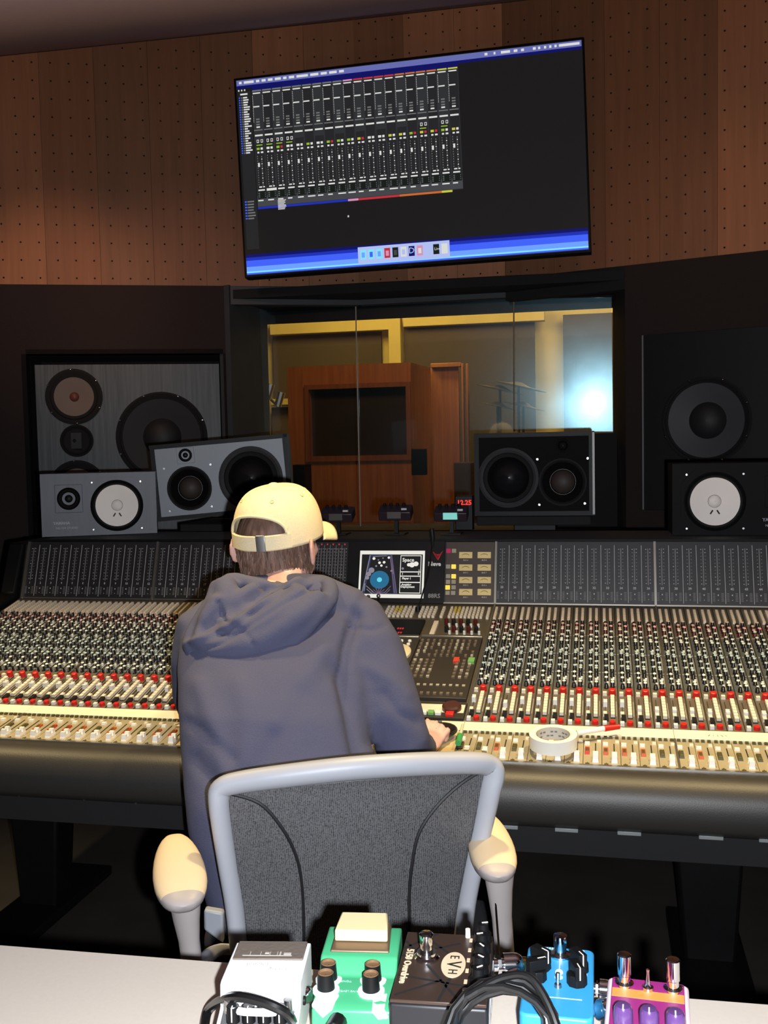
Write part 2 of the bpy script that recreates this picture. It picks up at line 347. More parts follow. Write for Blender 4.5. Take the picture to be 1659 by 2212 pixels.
for (x0, x1, z0, z1) in ((wa.x-.03, wa.x, wb.z, wa.z), (wb.x, wb.x+.03, wb.z, wa.z), (wa.x-.03, wb.x+.03, wa.z, wa.z+.03), (wa.x-.03, wb.x+.03, wb.z-.035, wb.z)): mb.bx(x0, x1, BY_-.02, BY_, z0, z1, WOODB)
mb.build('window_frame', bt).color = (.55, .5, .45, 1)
ob = yb_((888, 970), (921, 1026), BY_-.06, .05, BLACK, 'wall_box'); tag(ob, 'small black box mounted on the wooden booth side', 'box')
ob = yb_((632, 1004), (662, 1160), 6.0, .15, BLACK, 'floor_monitor'); a = ob; tag(ob, 'narrow black cabinet beside the booth behind the yellow cap', 'cabinet')
dg = struct(empty('door_1'))
for q0, q1 in (((996, 785), (1004, 1000)), ((1006, 785), (1014, 1000)), ((930, 785), (996, 792))): yb_(q0, q1, 6.9, .05, WOODB, 'door_frame', dg)
yb_((930, 792), (996, 1150), 6.95, .04, WOODB, 'door_leaf', dg)
yb_((980, 1000), (1030, 1160), 6.3, .3, PANEL, 'gobo'); tag(bpy.data.objects['gobo'], 'low grey baffle right of the wooden booth door', 'baffle')
def stand(pts, y, name, label):
    t = tag(empty(name, (atY(pts[0][0], 1000, y).x, y, 0)), label, 'microphone stand', 'microphone stands in the live room')
    o = Vector(t.location); mb = MB(); P = [atY(*q, y)-o for q in pts]
    mb.tube([(P[0].x, 0, 0.02), P[0], P[1]], .012, BLACK, 6); mb.cone((P[0].x, 0, 0), (P[0].x, 0, .03), .14, .12, 12, BLACK); mb.build('pole', t)
    mb = MB(); mb.tube(P[2:4], .009, BLACK, 6); mb.build('boom_arm', t)
    mb = MB(); mb.cone(P[3], P[3]+Vector((.03, 0, .1)), .025, .03, 10, STEEL); mb.build('microphone', t); return t
stand(((562, 930), (560, 858), (552, 868), (577, 862)), 6.6, 'microphone_stand', 'microphone stand at the left edge of the window, upright')
stand(((574, 935), (576, 850), (574, 852), (600, 878)), 6.9, 'microphone_stand', 'microphone stand with boom slanting down, beside the yellow frame')
dk = tag(empty('drum_kit', (atY(1110, 900, 7.0).x, 7.0, 0)), 'drum kit with thin cymbals dimly seen behind the middle pane', 'drum kit')
for (x, y, r) in ((1080, 842, .17), (1120, 835, .2), (1075, 878, .14), (1130, 878, .16)):
    p = atY(x, y, 7.0)-Vector(dk.location); mb = MB(); T = Matrix.Translation(p) @ Matrix.Rotation(rad(14), 4, 'Y')
    mb.lathe([(r, 0), (r*.4, .012), (.02, .03)], 20, mat('cymbal', (200, 180, 130), .3, .8), T, cap1=True); mb.build('cymbal', dk)
    mb = MB(); mb.tube([p, (p.x, p.y, 0)], .01, STEEL, 6); mb.build('cymbal_stand', dk)
mb = MB(); mb.lathe([(.27, 0), (.27, .35)], 24, mat('drum_shell', (70, 60, 50), .4), Matrix.Translation((0, 0, .3)) @ Matrix.Rotation(PI/2, 4, 'X'), True, True); mb.build('bass_drum', dk)
# ================================================================== TV
tvc = {'tl': atD(505, 170, 4.35), 'tr': atD(1262, 80, 4.04), 'br': atD(1278, 545, 4.03), 'bl': atD(529, 601, 4.33)}
tv = tag(empty('wall_television', tuple((tvc['bl']+tvc['br'])/2)), 'large flat television on the wood wall showing a mixer window', 'television')
to = Vector(tv.location); TL, TR, BR, BL = [tvc[k]-to for k in ('tl', 'tr', 'br', 'bl')]
tn = (TR-TL).cross(BL-TL).normalized()
if tn.y > 0: tn = -tn       # towards the room
def tvp(u, v, h=0.0): return (TL*(1-u)+TR*u)*(1-v) + (BL*(1-u)+BR*u)*v + tn*h
mb = MB(); mb.hexa([tvp(0,1,-.045), tvp(1,1,-.045), tvp(1,1,0), tvp(0,1,0), tvp(0,0,-.045), tvp(1,0,-.045), tvp(1,0,0), tvp(0,0,0)], BLACK); mb.build('housing', tv, bevel=.003)
SB = glow('screen_black', (28, 26, 26), .8)
mb = MB(); mb.quad(tvp(.006,.99,.0012), tvp(.994,.99,.0012), tvp(.994,.01,.0012), tvp(.006,.01,.0012), SB); mb.build('screen', tv)
mb = MB(); mb.hexa([tvp(.46,1.001,-.02), tvp(.5,1.001,-.02), tvp(.5,1.001,.0), tvp(.46,1.001,0), tvp(.46,.99,-.02), tvp(.5,.99,-.02), tvp(.5,.99,.001), tvp(.46,.99,.001)], BLACK); mb.build('sensor_lip', tv)
mb = MB(); c0 = tvp(.5, .45, -.045); mb.box(c0+Vector((0, .05, 0)), (.3, .1, .25), BLACK); mb.build('wall_bracket', tv)
G = {k: glow('screen_'+k, c, s) for k, c, s in (('blue', (66, 100, 255), .95), ('deepblue', (14, 18, 110), .8), ('midblue', (30, 50, 190), .9), ('lightblue', (110, 160, 255), 1.0), ('bar', (112, 118, 190), .8), ('white', (228, 228, 225), .9), ('grey', (74, 76, 80), .8), ('panel', (52, 53, 56), .8), ('panel2', (40, 40, 42), .8), ('slot', (24, 30, 26), .8),
     ('green', (150, 190, 50), .9), ('yellow', (205, 205, 70), .9), ('red', (200, 50, 60), .9), ('orange', (205, 110, 50), .9), ('pink', (225, 150, 190), .9), ('dock', (176, 190, 240), 1.0), ('dim', (120, 122, 120), .8), ('cyan', (130, 225, 250), 1.0))}
mb = MB(); H = [.003]
def q(u0, v0, u1, v1, g, h=0.0): h *= 3; mb.quad(tvp(u0, v1, H[0]+h), tvp(u1, v1, H[0]+h), tvp(u1, v0, H[0]+h), tvp(u0, v0, H[0]+h), G[g])
q(.008, .014, .992, .042, 'bar'); q(.008, .042, .992, .056, 'deepblue')
for i in range(13): v0 = .885+i*.0077; q(.008, v0, .992, v0+.0079, ('deepblue', 'deepblue', 'midblue', 'midblue', 'blue', 'blue', 'blue', 'blue', 'lightblue', 'lightblue', 'lightblue', 'cyan', 'blue')[i])
u = .016
for wd in (.008, .03, .01, .012, .014, .018, .01, .016, .034, .024, .018, .022, .014): q(u, .022, u+wd, .034, 'white', .0004); u += wd+.007
for u0, wd in ((.73, .008), (.755, .005), (.775, .025), (.81, .01), (.83, .008), (.862, .008), (.876, .006), (.892, .006), (.906, .006), (.92, .006), (.932, .055)): q(u0, .022, u0+wd, .034, 'white', .0004)
for i in range(3): q(.012+i*.009, .062, .016+i*.009, .07, 'white', .0004)
q(.012, .072, .05, .86, 'panel2'); q(.018, .082, .04, .09, 'white', .0004)
for i in range(24): v0 = .1+i*.012; L = random.uniform(.008, .022); q(.013, v0, .017, v0+.006, 'blue', .0004); q(.02, v0, .024, v0+.007, 'dim', .0004); q(.026, v0, .026+L, v0+.007, 'white', .0004)
for i in range(7): v0 = .62+i*.014; q(.014, v0, .02, v0+.006, 'blue', .0004); q(.022, v0, .022+random.uniform(.012, .024), v0+.007, 'dim', .0004)
W0, W1, N = .053, .655, 20; cw = (W1-W0)/N
def stripc(i): return 'midblue' if i < 9 else ('pink' if i == 9 else ('red' if i < 14 else ('orange' if i < 18 else 'yellow')))
q(W0, .058, W1, .072, 'deepblue'); q(W0, .072, W1, .655, 'panel'); q(W0, .6, W1, .652, 'grey', .0002)
for i in range(N):
    u0 = W0+i*cw; u1 = u0+cw; e = cw*.06
    q(u0+e, .08, u1-e, .33, 'panel2' if i % 2 else 'panel', .0003); q(u0+e, .33, u1-e, .6, 'panel2', .0003)
    q(u0+e, .072, u1-e, .079, stripc(i) if i > 8 else 'dim', .0006); q(u0+cw*.1, .085, u1-cw*.15, .091, 'white', .0006); q(u0+cw*.1, .152, u1-cw*.3, .158, 'white', .0006)
    for j in range(16): v0 = .1+j*.0085; q(u0+cw*.05, v0, u0+cw*.09, v0+.004, 'white', .0006)
    for j in range(4): q(u0+cw*.3, .215+j*.013, u1-cw*.35, .222+j*.013, 'dim' if j < 3 else 'white', .0006)
    q(u0+cw*.05, .27, u1-cw*.1, .275, 'dim', .0006); q(u0+cw*.1, .295, u1-cw*.12, .303, 'white', .0006)
    if i in (0, 1, 2, 3, 16, 19-1): 
        for a in (.25, .65): q(u0+cw*a, .32, u0+cw*(a+.22), .336, 'white', .0006); q(u0+cw*(a+.05), .323, u0+cw*(a+.17), .333, 'panel2', .0008)
        q(u0+cw*.2, .345, u1-cw*.2, .35, 'green', .0006)
    g = random.choice(('green', 'yellow', 'white', 'green', 'green'))
    q(u0+cw*.2, .36, u0+cw*.5, .371, g, .0006); q(u0+cw*.6, .36, u0+cw*.82, .371, random.choice(('white', 'red', 'white')), .0006)
    q(u0+cw*.25, .38, u0+cw*.45, .388, 'white', .0006); q(u0+cw*.6, .38, u0+cw*.85, .388, 'white', .0006)
    q(u0+cw*.26, .436, u0+cw*.44, .456, 'white', .0008)
    for j in range(13): v0 = .4+j*.0118; q(u0+cw*.2, v0, u0+cw*.28, v0+.005, 'dim', .0006); q(u0+cw*.62, v0+.003, u0+cw*.7, v0+.009, 'white' if j % 2 else 'dim', .0006)
    q(u0+cw*.25, .553, u1-cw*.45, .559, 'white', .0006); q(u1-cw*.35, .553, u1-cw*.18, .559, 'white', .0006); q(u0+cw*.15, .568, u1-cw*.2, .575, 'white', .0006)
    q(u0+cw*.08, .58, u1-cw*.05, .614, 'slot', .0006)
    for j in range(3): q(u0+cw*.15, .585+j*.009, u0+cw*.3, .589+j*.009, 'dim', .0008); q(u1-cw*.2, .585+j*.009, u1-cw*.14, .589+j*.009, 'dim', .0008)
    q(u0+cw*.08, .62, u1-cw*random.uniform(.1, .5), .626, 'white', .0006)
    if i != N-1: q(u0, .655, u1, .665, stripc(i), .0006)
q(W0+cw, .566, W0+2*cw, .578, 'white', .001)
for j in range(8): q(W0+2*cw+cw*.05, .629+j*.0062, W0+cw*(2.5+.4*random.random()), .6325+j*.0062, 'white', .001)
q(.32, .733, .324, .742, 'white')
q(.345, .893, .61, .975, 'dock', .0004)
for i, g in enumerate(('cyan', 'cyan', 'cyan', 'red', 'slot', 'white', 'deepblue', 'pink', None, 'slot', 'white')):
    if g: u0 = .352+i*.0235; q(u0, .907, u0+.017, .955, g, .0008); (q(u0+.004, .92, u0+.013, .945, ('lightblue', 'blue', 'lightblue', 'pink', 'grey', 'dock', None, 'white')[i], .001) if i in (0, 1, 2, 3, 4, 5, 7) else None)
mb.build('screen_image', tv)
TVM = lambda u, v, h=.0065: frame(tvp(u, v, h), TR-TL, TL-BL)
text('Live', .016, G['white'], TVM(.5755, .93), tv); text('D', .034, G['dock'], TVM(.5015, .93, .0068), tv)
# ================================================================== MIXING CONSOLE
con = tag(empty('mixing_console', (-.6, 2.4, 0)), 'very long mixing console with rows of knobs and faders in front of the window', 'mixing console')
CO = Vector(con.location)
PITCH = .0352; XL, XR = -1.285, -.2817
T0 = Vector((0, 2.722, .927)); T1 = Vector((0, 2.075, .777)); F1 = Vector((0, 1.894, .755)); M0 = Vector((0, 2.776, 1.096))
x_left, x_right = XL-12*PITCH-.004, XR+26*PITCH
PANELM = mat('console_panel', (104, 96, 84), .45, .3, vary=.08, scale=30)
FADERM = mat('fader_panel', (178, 168, 140), .4, .35, vary=.05, scale=30)
ALU = mat('aluminium_trim', (170, 165, 155), .35, .9)
LEATH = mat('black_leather', (46, 44, 42), .48, bump=.12, scale=420)
def off(p): return Vector(p)-CO
# body
mb = MB(); mb.M = Matrix.Translation(-CO)
mb.prism([(2.70, .60), (1.90, .60), (1.90, .745), (2.075, .765), (2.722, .915), (2.776, 1.085), (3.12, 1.085), (3.12, .62)], x_left-.01, x_right, BLACKM)
mb.build('body', con)
mb = MB(); mb.M = Matrix.Translation(-CO)
mb.prism([(1.893, .755), (1.86, .757), (1.84, .752), (1.824, .740), (1.815, .722), (1.812, .695), (1.818, .672), (1.835, .655), (1.90, .650)], x_left-.02, x_right, LEATH); mb.build('armrest', con, sharp=60)
mb = MB(); mb.M = Matrix.Translation(-CO)
mb.prism([(1.84, .66), (1.85, .60), (1.90, .59), (1.92, .66)], x_left, x_right, BLACKM)
mb.build('front_panel', con)
for px in (1095, 1224, 1359, 1535, 1665):
    p = atY(px, 1783+(px-1095)*.052, 1.842); mb = MB(); mb.M = Matrix.Translation(-CO); mb.box((p.x, 1.838, p.z), (.042, .012, .007), mat('catch_grey', (120, 125, 125), .4)); mb.build('catch', con, bevel=.001)
for px in (45, 185, 297):
    p = atY(px, 1718+(px-45)*.06, 1.84); mb = MB(); mb.M = Matrix.Translation(-CO); mb.cone((p.x, 1.85, p.z), (p.x, 1.832, p.z), .003, .0025, 8, STEEL); mb.build('screw', con)
# tapering legs
def leg(q0, q1, q2, q3, y):
    P = [atY(*c, y) for c in (q0, q1, q2, q3)]; mb = MB(); mb.M = Matrix.Translation(-CO)
    a, b, c, d = P; zt = .6; zb = 0.0
    mb.hexa([(d.x, y, zb), (c.x, y, zb), (c.x, y+.1, zb), (d.x, y+.1, zb), (a.x, y, zt), (b.x, y, zt), (b.x, y+.12, zt), (a.x, y+.12, zt)], BLACK)
    mb.build('leg', con, bevel=.01)
    mb = MB(); mb.M = Matrix.Translation(-CO); mb.bx(d.x-.03, c.x+.03, y-.25, y+.3, 0, .03, BLACK); mb.build('foot', con, bevel=.006)
leg((5, 1800), (135, 1800), (120, 1985), (45, 1985), 2.62); leg((1440, 1900), (1625, 1900), (1590, 2112), (1480, 2105), 2.62); leg((700, 1900), (860, 1900), (830, 2100), (730, 2100), 2.62)
# ---- meter bridge
md = (M0-T0); mlen = md.length; mdn = md.normalized(); mn = X3.cross(mdn)      # outward normal
if mn.y > 0: mn = -mn
METM = mat('meter_panel', (38, 36, 38), .45, vary=.1, scale=20); MWH = mat('meter_print', (186, 184, 180), .6); MDIM = mat('meter_print_dim', (120, 118, 118), .6)
def MM(x, s=0.0, h=0.0): return off(Vector((x, T0.y, T0.z)) + mdn*(mlen*s) + mn*h)
mbr = MB()
mbr.hexa([MM(x_left, 0, -.02), MM(x_right, 0, -.02), MM(x_right, 0, 0), MM(x_left, 0, 0), MM(x_left, 1, -.02), MM(x_right, 1, -.02), MM(x_right, 1, 0), MM(x_left, 1, 0)], METM)
bridge = mbr.build('meter_bridge', con)
mb = MB(); mb.hexa([MM(x_left, .0, 0), MM(x_right, .0, 0), MM(x_right, .0, .008), MM(x_left, .0, .008), MM(x_left, .022, 0), MM(x_right, .022, 0), MM(x_right, .022, .008), MM(x_left, .022, .008)], ALU); mb.build('lower_rail', con)
mb = MB(); mb.hexa([MM(x_left, .985, 0), MM(x_right, .985, 0), MM(x_right, .985, .006), MM(x_left, .985, .006), MM(x_left, 1.02, 0), MM(x_right, 1.02, 0), MM(x_right, 1.02, .006), MM(x_left, 1.02, .006)], BLACK)
mb.M = Matrix.Translation(-CO); mb.bx(x_left, x_right, 2.78, 3.12, 1.085, 1.0945, DARKGREY); mb.build('bridge_top', con)
def mbox(mb, x0, x1, s0, s1, h0, h1, mt):
    mb.hexa([MM(x0, s0, h0)-MM(0, 0, 0), MM(x1, s0, h0)-MM(0, 0, 0), MM(x1, s0, h1)-MM(0, 0, 0), MM(x0, s0, h1)-MM(0, 0, 0), MM(x0, s1, h0)-MM(0, 0, 0), MM(x1, s1, h0)-MM(0, 0, 0), MM(x1, s1, h1)-MM(0, 0, 0), MM(x0, s1, h1)-MM(0, 0, 0)], mt)
def meter(w_, red=False):
    mb = MB(); mbox(mb, w_*.02, w_*.98, .03, .975, 0, .002, METM)
    mbox(mb, 0, w_*.035, .05, .93, .002, .003, MWH)
    c = w_*.5
    mbox(mb, c-.0012, c+.0012, .32, .88, .002, .003, MDIM)
    for j in range(11):
        s = .34+j*.052
        mbox(mb, c-.0065, c-.004, s, s+.011, .002, .0026, MWH if j in (0, 2, 5, 10) else MDIM); mbox(mb, c+.004, c+.0065, s+.004, s+.015, .002, .0026, MWH if j > 8 or j < 2 else MDIM)
    if not red:
        for j in range(6): mbox(mb, w_*.12, w_*.28, .09+j*.022, .099+j*.022, .002, .0024, MDIM); mbox(mb, w_*.72, w_*.9, .09+j*.022, .099+j*.022, .002, .0024, MDIM)
        mbox(mb, c-.0015, c+.0015, .17, .19, .002, .0025, MWH); mbox(mb, c-.001, c+.001, .1, .11, .002, .0025, MWH)
    else:
        for j in range(3): mbox(mb, c-.005, c-.002, .1+j*.06, .12+j*.06, .002, .0026, MWH); mbox(mb, c+.002, c+.005, .1+j*.06, .12+j*.06, .002, .0026, MWH)
        mbox(mb, c-.0015, c+.0015, .93, .955, .002, .0026, glow('meter_red', (230, 50, 60), .8))
    return mb.mesh('meter_strip')
mmesh = meter(PITCH); rmesh = meter(.0171, True)
LETM = MWH
def place_meter(x, me, num=None):
    o = bpy.data.objects.new('meter_strip', me); COL.objects.link(o); o.parent = bridge; o.location = MM(x)
    if num is not None: text(str(num), .0085, LETM, frame(MM(x+PITCH*.5, .27, .0028), X3, mdn), bridge, 'channel_number', bold=.0002)
for i in range(24): place_meter(XL+(i-12)*PITCH, mmesh, i+1)
for i in range(24): place_meter(XR+i*PITCH, mmesh, i+25)
for i in range(9): place_meter(-.858+i*.0171, rmesh)
for x in (XL-12*PITCH, XL, XR, XR+12*PITCH, XR+24*PITCH):
    mb = MB(); mb.hexa([MM(x-.003, 0, 0), MM(x+.003, 0, 0), MM(x+.003, 0, .009), MM(x-.003, 0, .009), MM(x-.003, .985, 0), MM(x+.003, .985, 0), MM(x+.003, .985, .006), MM(x-.003, .985, .006)], ALU); mb.build('bay_divider', bridge)
# screen block
def mx(px, py): p = onplane(px, py, T0+mn*.006, mn); return p.x, (p-T0-mn*.006).dot(mdn)/mlen
sx0, sx1 = -.70, -.423
mb = MB(); P0 = MM(0, 0, 0)
def mbq(mb, x0, x1, s0, s1, h0, h1, mt):
    mb.hexa([MM(x0, s0, h0), MM(x1, s0, h0), MM(x1, s0, h1), MM(x0, s0, h1), MM(x0, s1, h0), MM(x1, s1, h0), MM(x1, s1, h1), MM(x0, s1, h1)], mt)
mbq(mb, sx0, sx1, .0, .99, 0, .009, mat('screen_surround', (22, 22, 24), .3)); scr = mb.build('screen_surround', con, bevel=.001)
a, b = mx(779, 1190), mx(915, 1293); gx0, gs1, gx1, gs0 = a[0], a[1], b[0], b[1]
def su(u, v): return gx0+(gx1-gx0)*u, gs1+(gs0-gs1)*v
GG = {k: glow('game_'+k, c, s) for k, c, s in (('white', (235, 232, 222), 1.0), ('black', (30, 28, 30), .6), ('blue', (36, 110, 150), .9), ('cyan', (100, 215, 235), 1.0), ('grey', (150, 146, 160), .8), ('mauve', (120, 100, 130), .8), ('navy', (52, 62, 100), .8))}
mb = MB()
def gq(u0, v0, u1, v1, g, h=.0): x0, s1_ = su(u0, v0); x1, s0_ = su(u1, v1); mb.add([MM(x0, s0_, .0095+h), MM(x1, s0_, .0095+h), MM(x1, s1_, .0095+h), MM(x0, s1_, .0095+h)], [(0, 1, 2, 3)], GG[g])
def gpoly(pts, g, h): mb.add([MM(*su(*c), .0095+h) for c in pts], [tuple(range(len(pts)))], GG[g])
def gdisc(u, v, r, g, h, n=20): gpoly([(u+r*.78*math.cos(2*PI*i/n), v+r*math.sin(2*PI*i/n)) for i in range(n)], g, h)
def gline(a, b, w_, g, h):
    d = Vector((b[0]-a[0], b[1]-a[1])); n_ = Vector((-d.y, d.x)).normalized()*w_/2; gpoly([(a[0]-n_.x, a[1]-n_.y), (b[0]-n_.x, b[1]-n_.y), (b[0]+n_.x, b[1]+n_.y), (a[0]+n_.x, a[1]+n_.y)], g, h)
gq(0, 0, 1, 1, 'white'); gq(.03, .08, .97, .92, 'black', .0004)
gpoly([(.15, .09), (.5, .09), (.6, .91), (.05, .91)], 'navy', .0006); gpoly([(.18, .12), (.47, .12), (.54, .9), (.1, .9)], 'black', .0008)
gdisc(.32, .62, .19, 'blue', .001); gdisc(.32, .62, .05, 'cyan', .0012)
for i in range(7): a = PI*(.1+.13*i); gline((.32, .92), (.32-.12*math.cos(a), .92-.14*math.sin(a)), .012, 'mauve', .0013)
for (u, v, r) in ((.22, .17, .03), (.45, .15, .025), (.31, .26, .028), (.38, .25, .028), (.34, .32, .025), (.5, .43, .022), (.26, .33, .02), (.42, .35, .02), (.29, .2, .015), (.36, .16, .015)): gdisc(u, v, r, 'white' if r > .024 else 'grey', .0012, 10)
for (u, v, r) in ((.19, .42, .06), (.15, .5, .05), (.13, .58, .04)): gdisc(u, v, r, 'grey', .0011, 10)
for a, b in (((.16, .1), (.06, .9)), ((.49, .1), (.59, .9)), ((.47, .12), (.56, .9)), ((.12, .75), (.25, .9)), ((.5, .75), (.4, .9)), ((.13, .82), (.22, .92)), ((.49, .82), (.42, .92)), ((.2, .13), (.42, .11)), ((.48, .2), (.53, .5)), ((.1, .7), (.09, .86))): gline(a, b, .012, 'mauve' if a[0] > .45 else 'grey', .0012)
gq(.63, .1, .95, .9, 'white', .0006)
for v0, v1 in ((.115, .44), (.46, .53), (.55, .66), (.68, .885)): gq(.64, v0, .94, v1, 'black', .0008)
gdisc(.81, .3, .055, 'white', .001); gdisc(.87, .28, .05, 'white', .0011); gdisc(.76, .3, .035, 'white', .0011)
gdisc(.67, .38, .025, 'grey', .001, 10)
mb.build('game_picture', scr)
for s_, sz, u, v, g in (('Space', .0145, .75, .2, 'white'), ('Player 1', .0078, .735, .59, 'white'), ('Awaiting', .0078, .735, .72, 'white'), ('Deployment', .0078, .755, .765, 'white'), ('1', .007, .92, .42, 'white'), ('1', .008, .67, .495, 'white'), ('0', .008, .915, .495, 'white')):
    x, s = su(u, v); text(s_, sz, GG[g], frame(MM(x, s, .0108), X3, mdn), scr, bold=.00025)
a = mx(939, 1219); text('Neve', .0165, mat('logo_white', (225, 222, 215), .5), frame(MM(a[0], a[1], .0095), X3, mdn), scr, 'badge_lettering', bold=.0006)
a = mx(938, 1288); text('88RS', .0165, mat('logo_grey', (150, 148, 145), .5), frame(MM(a[0], a[1], .0095), X3, mdn), scr, 'badge_lettering', bold=.0003)
mb = MB(); RL = mat('logo_red', (205, 30, 34), .5)
for pts in (((934, 1190), (946, 1208), (957, 1190), (950, 1199), (946, 1201), (940, 1199)), ((934, 1191), (945, 1209), (945, 1200))):
    mb.add([MM(*mx(*c), .0098) for c in pts], [tuple(range(len(pts)))], RL)
mb.add([MM(*mx(*c), .0098) for c in ((934, 1190), (941, 1197), (946, 1198), (952, 1197), (958, 1189), (947, 1211))], [(0, 1, 2, 3, 4, 5)], RL)
mb.build('badge_emblem', scr)
# VU panel
mb = MB(); mbq(mb, -.42, -.286, .02, .98, 0, .004, mat('vu_surround', (70, 58, 50), .5)); vu = mb.build('vu_panel', con, bevel=.0006)
VUF = mat('vu_face', (216, 190, 128), .4, emit=.12)
for i, px in enumerate((1006, 1046)):
    for j, py in enumerate((1199, 1226, 1253, 1279)):
        a = mx(px, py); mb = MB(); mbq(mb, a[0]-.0185, a[0]+.0185, a[1]-.05, a[1]+.05, .004, .007, VUF); o = mb.build('vu_meter', vu, bevel=.0008)
        mb = MB(); mb.add([MM(a[0]-.010+.002*k, a[1]+.022-.0035*(k-5)**2*.25, .0073) for k in range(11)]+[MM(a[0]-.010+.002*k, a[1]+.015-.0035*(k-5)**2*.25, .0073) for k in range(10, -1, -1)], [tuple(range(22))], BLACKM); mb.build('scale_arc', vu)
        text('BUS %d' % (i*4+4-j), .0055, MWH, frame(MM(a[0], a[1]-.08, .0045), X3, mdn), vu, bold=.0001)
BTN = mat('button_grey', (170, 160, 140), .5); BTY = glow('button_lit', (255, 225, 90), 1.0); BTP = glow('button_magenta', (190, 40, 90), .7)
for (px, py, mt) in ((969, 1190, BTP), (981, 1190, BTN), (968, 1224, BTN), (980, 1224, BTY), (968, 1245, BTN), (980, 1245, BTY), (968, 1257, BTN), (980, 1257, BTN), (967, 1269, BTY), (980, 1269, BTN), (967, 1281, BTN), (979, 1281, BTN)):
    a = mx(px, py); mb = MB(); mbq(mb, a[0]-.0062, a[0]+.0062, a[1]-.033, a[1]+.033, .004, .009, mt); mb.build('square_button', vu, bevel=.0008)
# ---- desk surface helper frame: s along from meter bridge to scribble strip, h above
dd = (T1-T0); dlen = dd.length; ddn = dd.normalized(); dn = X3.cross(ddn)
if dn.z < 0: dn = -dn
fd = (F1-T1); flen = fd.length; fdn = fd.normalized(); fn = X3.cross(fdn)
if fn.z < 0: fn = -fn
DM = frame(Vector((0, 0, 0)), X3, -ddn)         # local x right, local y up the desk, z out
FM = frame(Vector((0, 0, 0)), X3, -fdn)
def desk(x, s, h=0.0): return off(Vector((x, T0.y, T0.z)) + ddn*(dlen*s) + dn*h)
def fad(x, s, h=0.0): return off(Vector((x, T1.y, T1.z)) + fdn*(flen*s) + fn*h)
# channel strip template in local coords: x 0..PITCH, y = -s*dlen
def sy(s): return -s*dlen
CAPG = mat('knob_cap_grey', (222, 228, 222), .45); CAPB = mat('knob_cap_blue', (176, 196, 200), .45); CAPP = mat('knob_cap_pink', (222, 190, 178), .45); KBLK = mat('knob_black', (24, 24, 26), .4); KRD = mat('knob_maroon', (84, 24, 24), .4); PRN = mat('panel_print', (190, 186, 176), .6); KSHADE = mat('eq_panel', (82, 86, 88), .5, .2)
P = PITCH
mb = MB(); mb.bx(.0004, P-.0004, sy(1.0), sy(.0), -.012, .0, PANELM)
mb.bx(.0006, P-.0006, sy(.72), sy(.32), 0, .0006, KSHADE)
mb.bx(P*.96, P*.985, sy(1), sy(0.02), 0, .0012, BLACKM)
for s0_, s1_ in ((.18, .3), (.33, .45), (.47, .6), (.62, .72)):
    for k in (0, 1):
        xx = P*(.5 if k == 0 else .9); mb.bx(xx-.0007, xx, sy(s1_-.02*k), sy(s0_+.015*k), .0006, .0014, PRN)
        for ss in (s0_+.01, s1_-.015): mb.bx(xx-.004, xx, sy(ss)-.0008, sy(ss), .0006, .0014, PRN)
for s_ in (.30, .46, .61): mb.bx(P*.05, P*.95, sy(s_)-.0009, sy(s_), .0006, .0014, PRN)
mb.bx(P*.2, P*.23, sy(.905), sy(.80), 0, .0012, BLACKM)
mb.bx(P*.5, P*.8, sy(.935), sy(.79), 0, .001, BLACKM); mb.bx(P*.86, P*.88, sy(.92), sy(.82), 0, .001, PRN)
mb.bx(P*.15, P*.4, sy(.955), sy(.925), 0, .007, KBLK)
ME_STRIP = mb.mesh('channel_strip')
mb = MB()
for xx in (.12, .56):
    for j in range(8): y0 = sy(.05+j*.0145); mb.frust((P*(xx+.11), y0-.0045, 0), (.0074, .0086), (.0066, .0078), .008, CREAM)
mb.frust((P*.67, sy(.178), 0), (.008, .007), (.007, .006), .008, CAPP)
ME_KEYS = mb.mesh('key_bank')
mb = MB(); rnd = random.Random(3)
rows = [.2+.0262*k for k in range(21)]
for k, s_ in enumerate(rows):
    cap = CAPP if s_ < .27 else (CAPG if s_ < .45 else (CAPB if s_ < .62 else CAPG)); body = KRD if s_ < .3 and k % 2 else KBLK
    for c_ in (0, 1):
        xx = P*(.3 if c_ == 0 else .68); yy = sy(s_)+(.004 if c_ else -.001)
        if (k+c_) % 5 == 4: mb.frust((xx+.003, yy, 0), (.005, .005), (.0045, .0045), .007, cap); continue
        h_ = .013 if (k+c_) % 2 else .010
        mb.cone((xx, yy, 0), (xx, yy, h_), .0050, .0040, 8, body); mb.cone((xx, yy, h_), (xx, yy, h_+.0016), .0040, .0034, 8, cap if (k*3+c_) % 4 else KBLK)
        mb.bx(xx-.0005, xx+.0005, yy-.0050, yy-.0036, h_*.3, h_+.0008, PRN)
ME_KNOBS = mb.mesh('knob_bank')
mb = MB()
mb.cone((P*.64, sy(.772), 0), (P*.64, sy(.772), .013), .0078, .0072, 12, REDK); mb.cone((P*.64, sy(.772), .013), (P*.64, sy(.772), .0142), .0072, .0055, 12, REDK); ME_RED = mb.mesh('red_knob')
mb = MB()
mb.cone((P*.62, sy(.972), 0), (P*.62, sy(.972), .008), .0066, .0060, 12, REDK); ME_RED2 = mb.mesh('red_knob')
mb = MB()
for j in range(7): mb.frust((P*.65, sy(.798+j*.0195)-.003, 0), (.0088, .0118), (.008, .0108), .008, CREAM)
ME_COL = mb.mesh('key_column')
mb = MB(); mb.frust((0, 0, 0), (.0088, .016), (.0078, .004), .010, WHITEP); mb.frust((0, .0035, 0), (.0088, .007), (.008, .005), .012, WHITEP); mb.frust((0, -.0055, 0), (.0088, .006), (.008, .0045), .012, WHITEP); ME_FCAP = mb.mesh('fader_cap')
BTNS = []
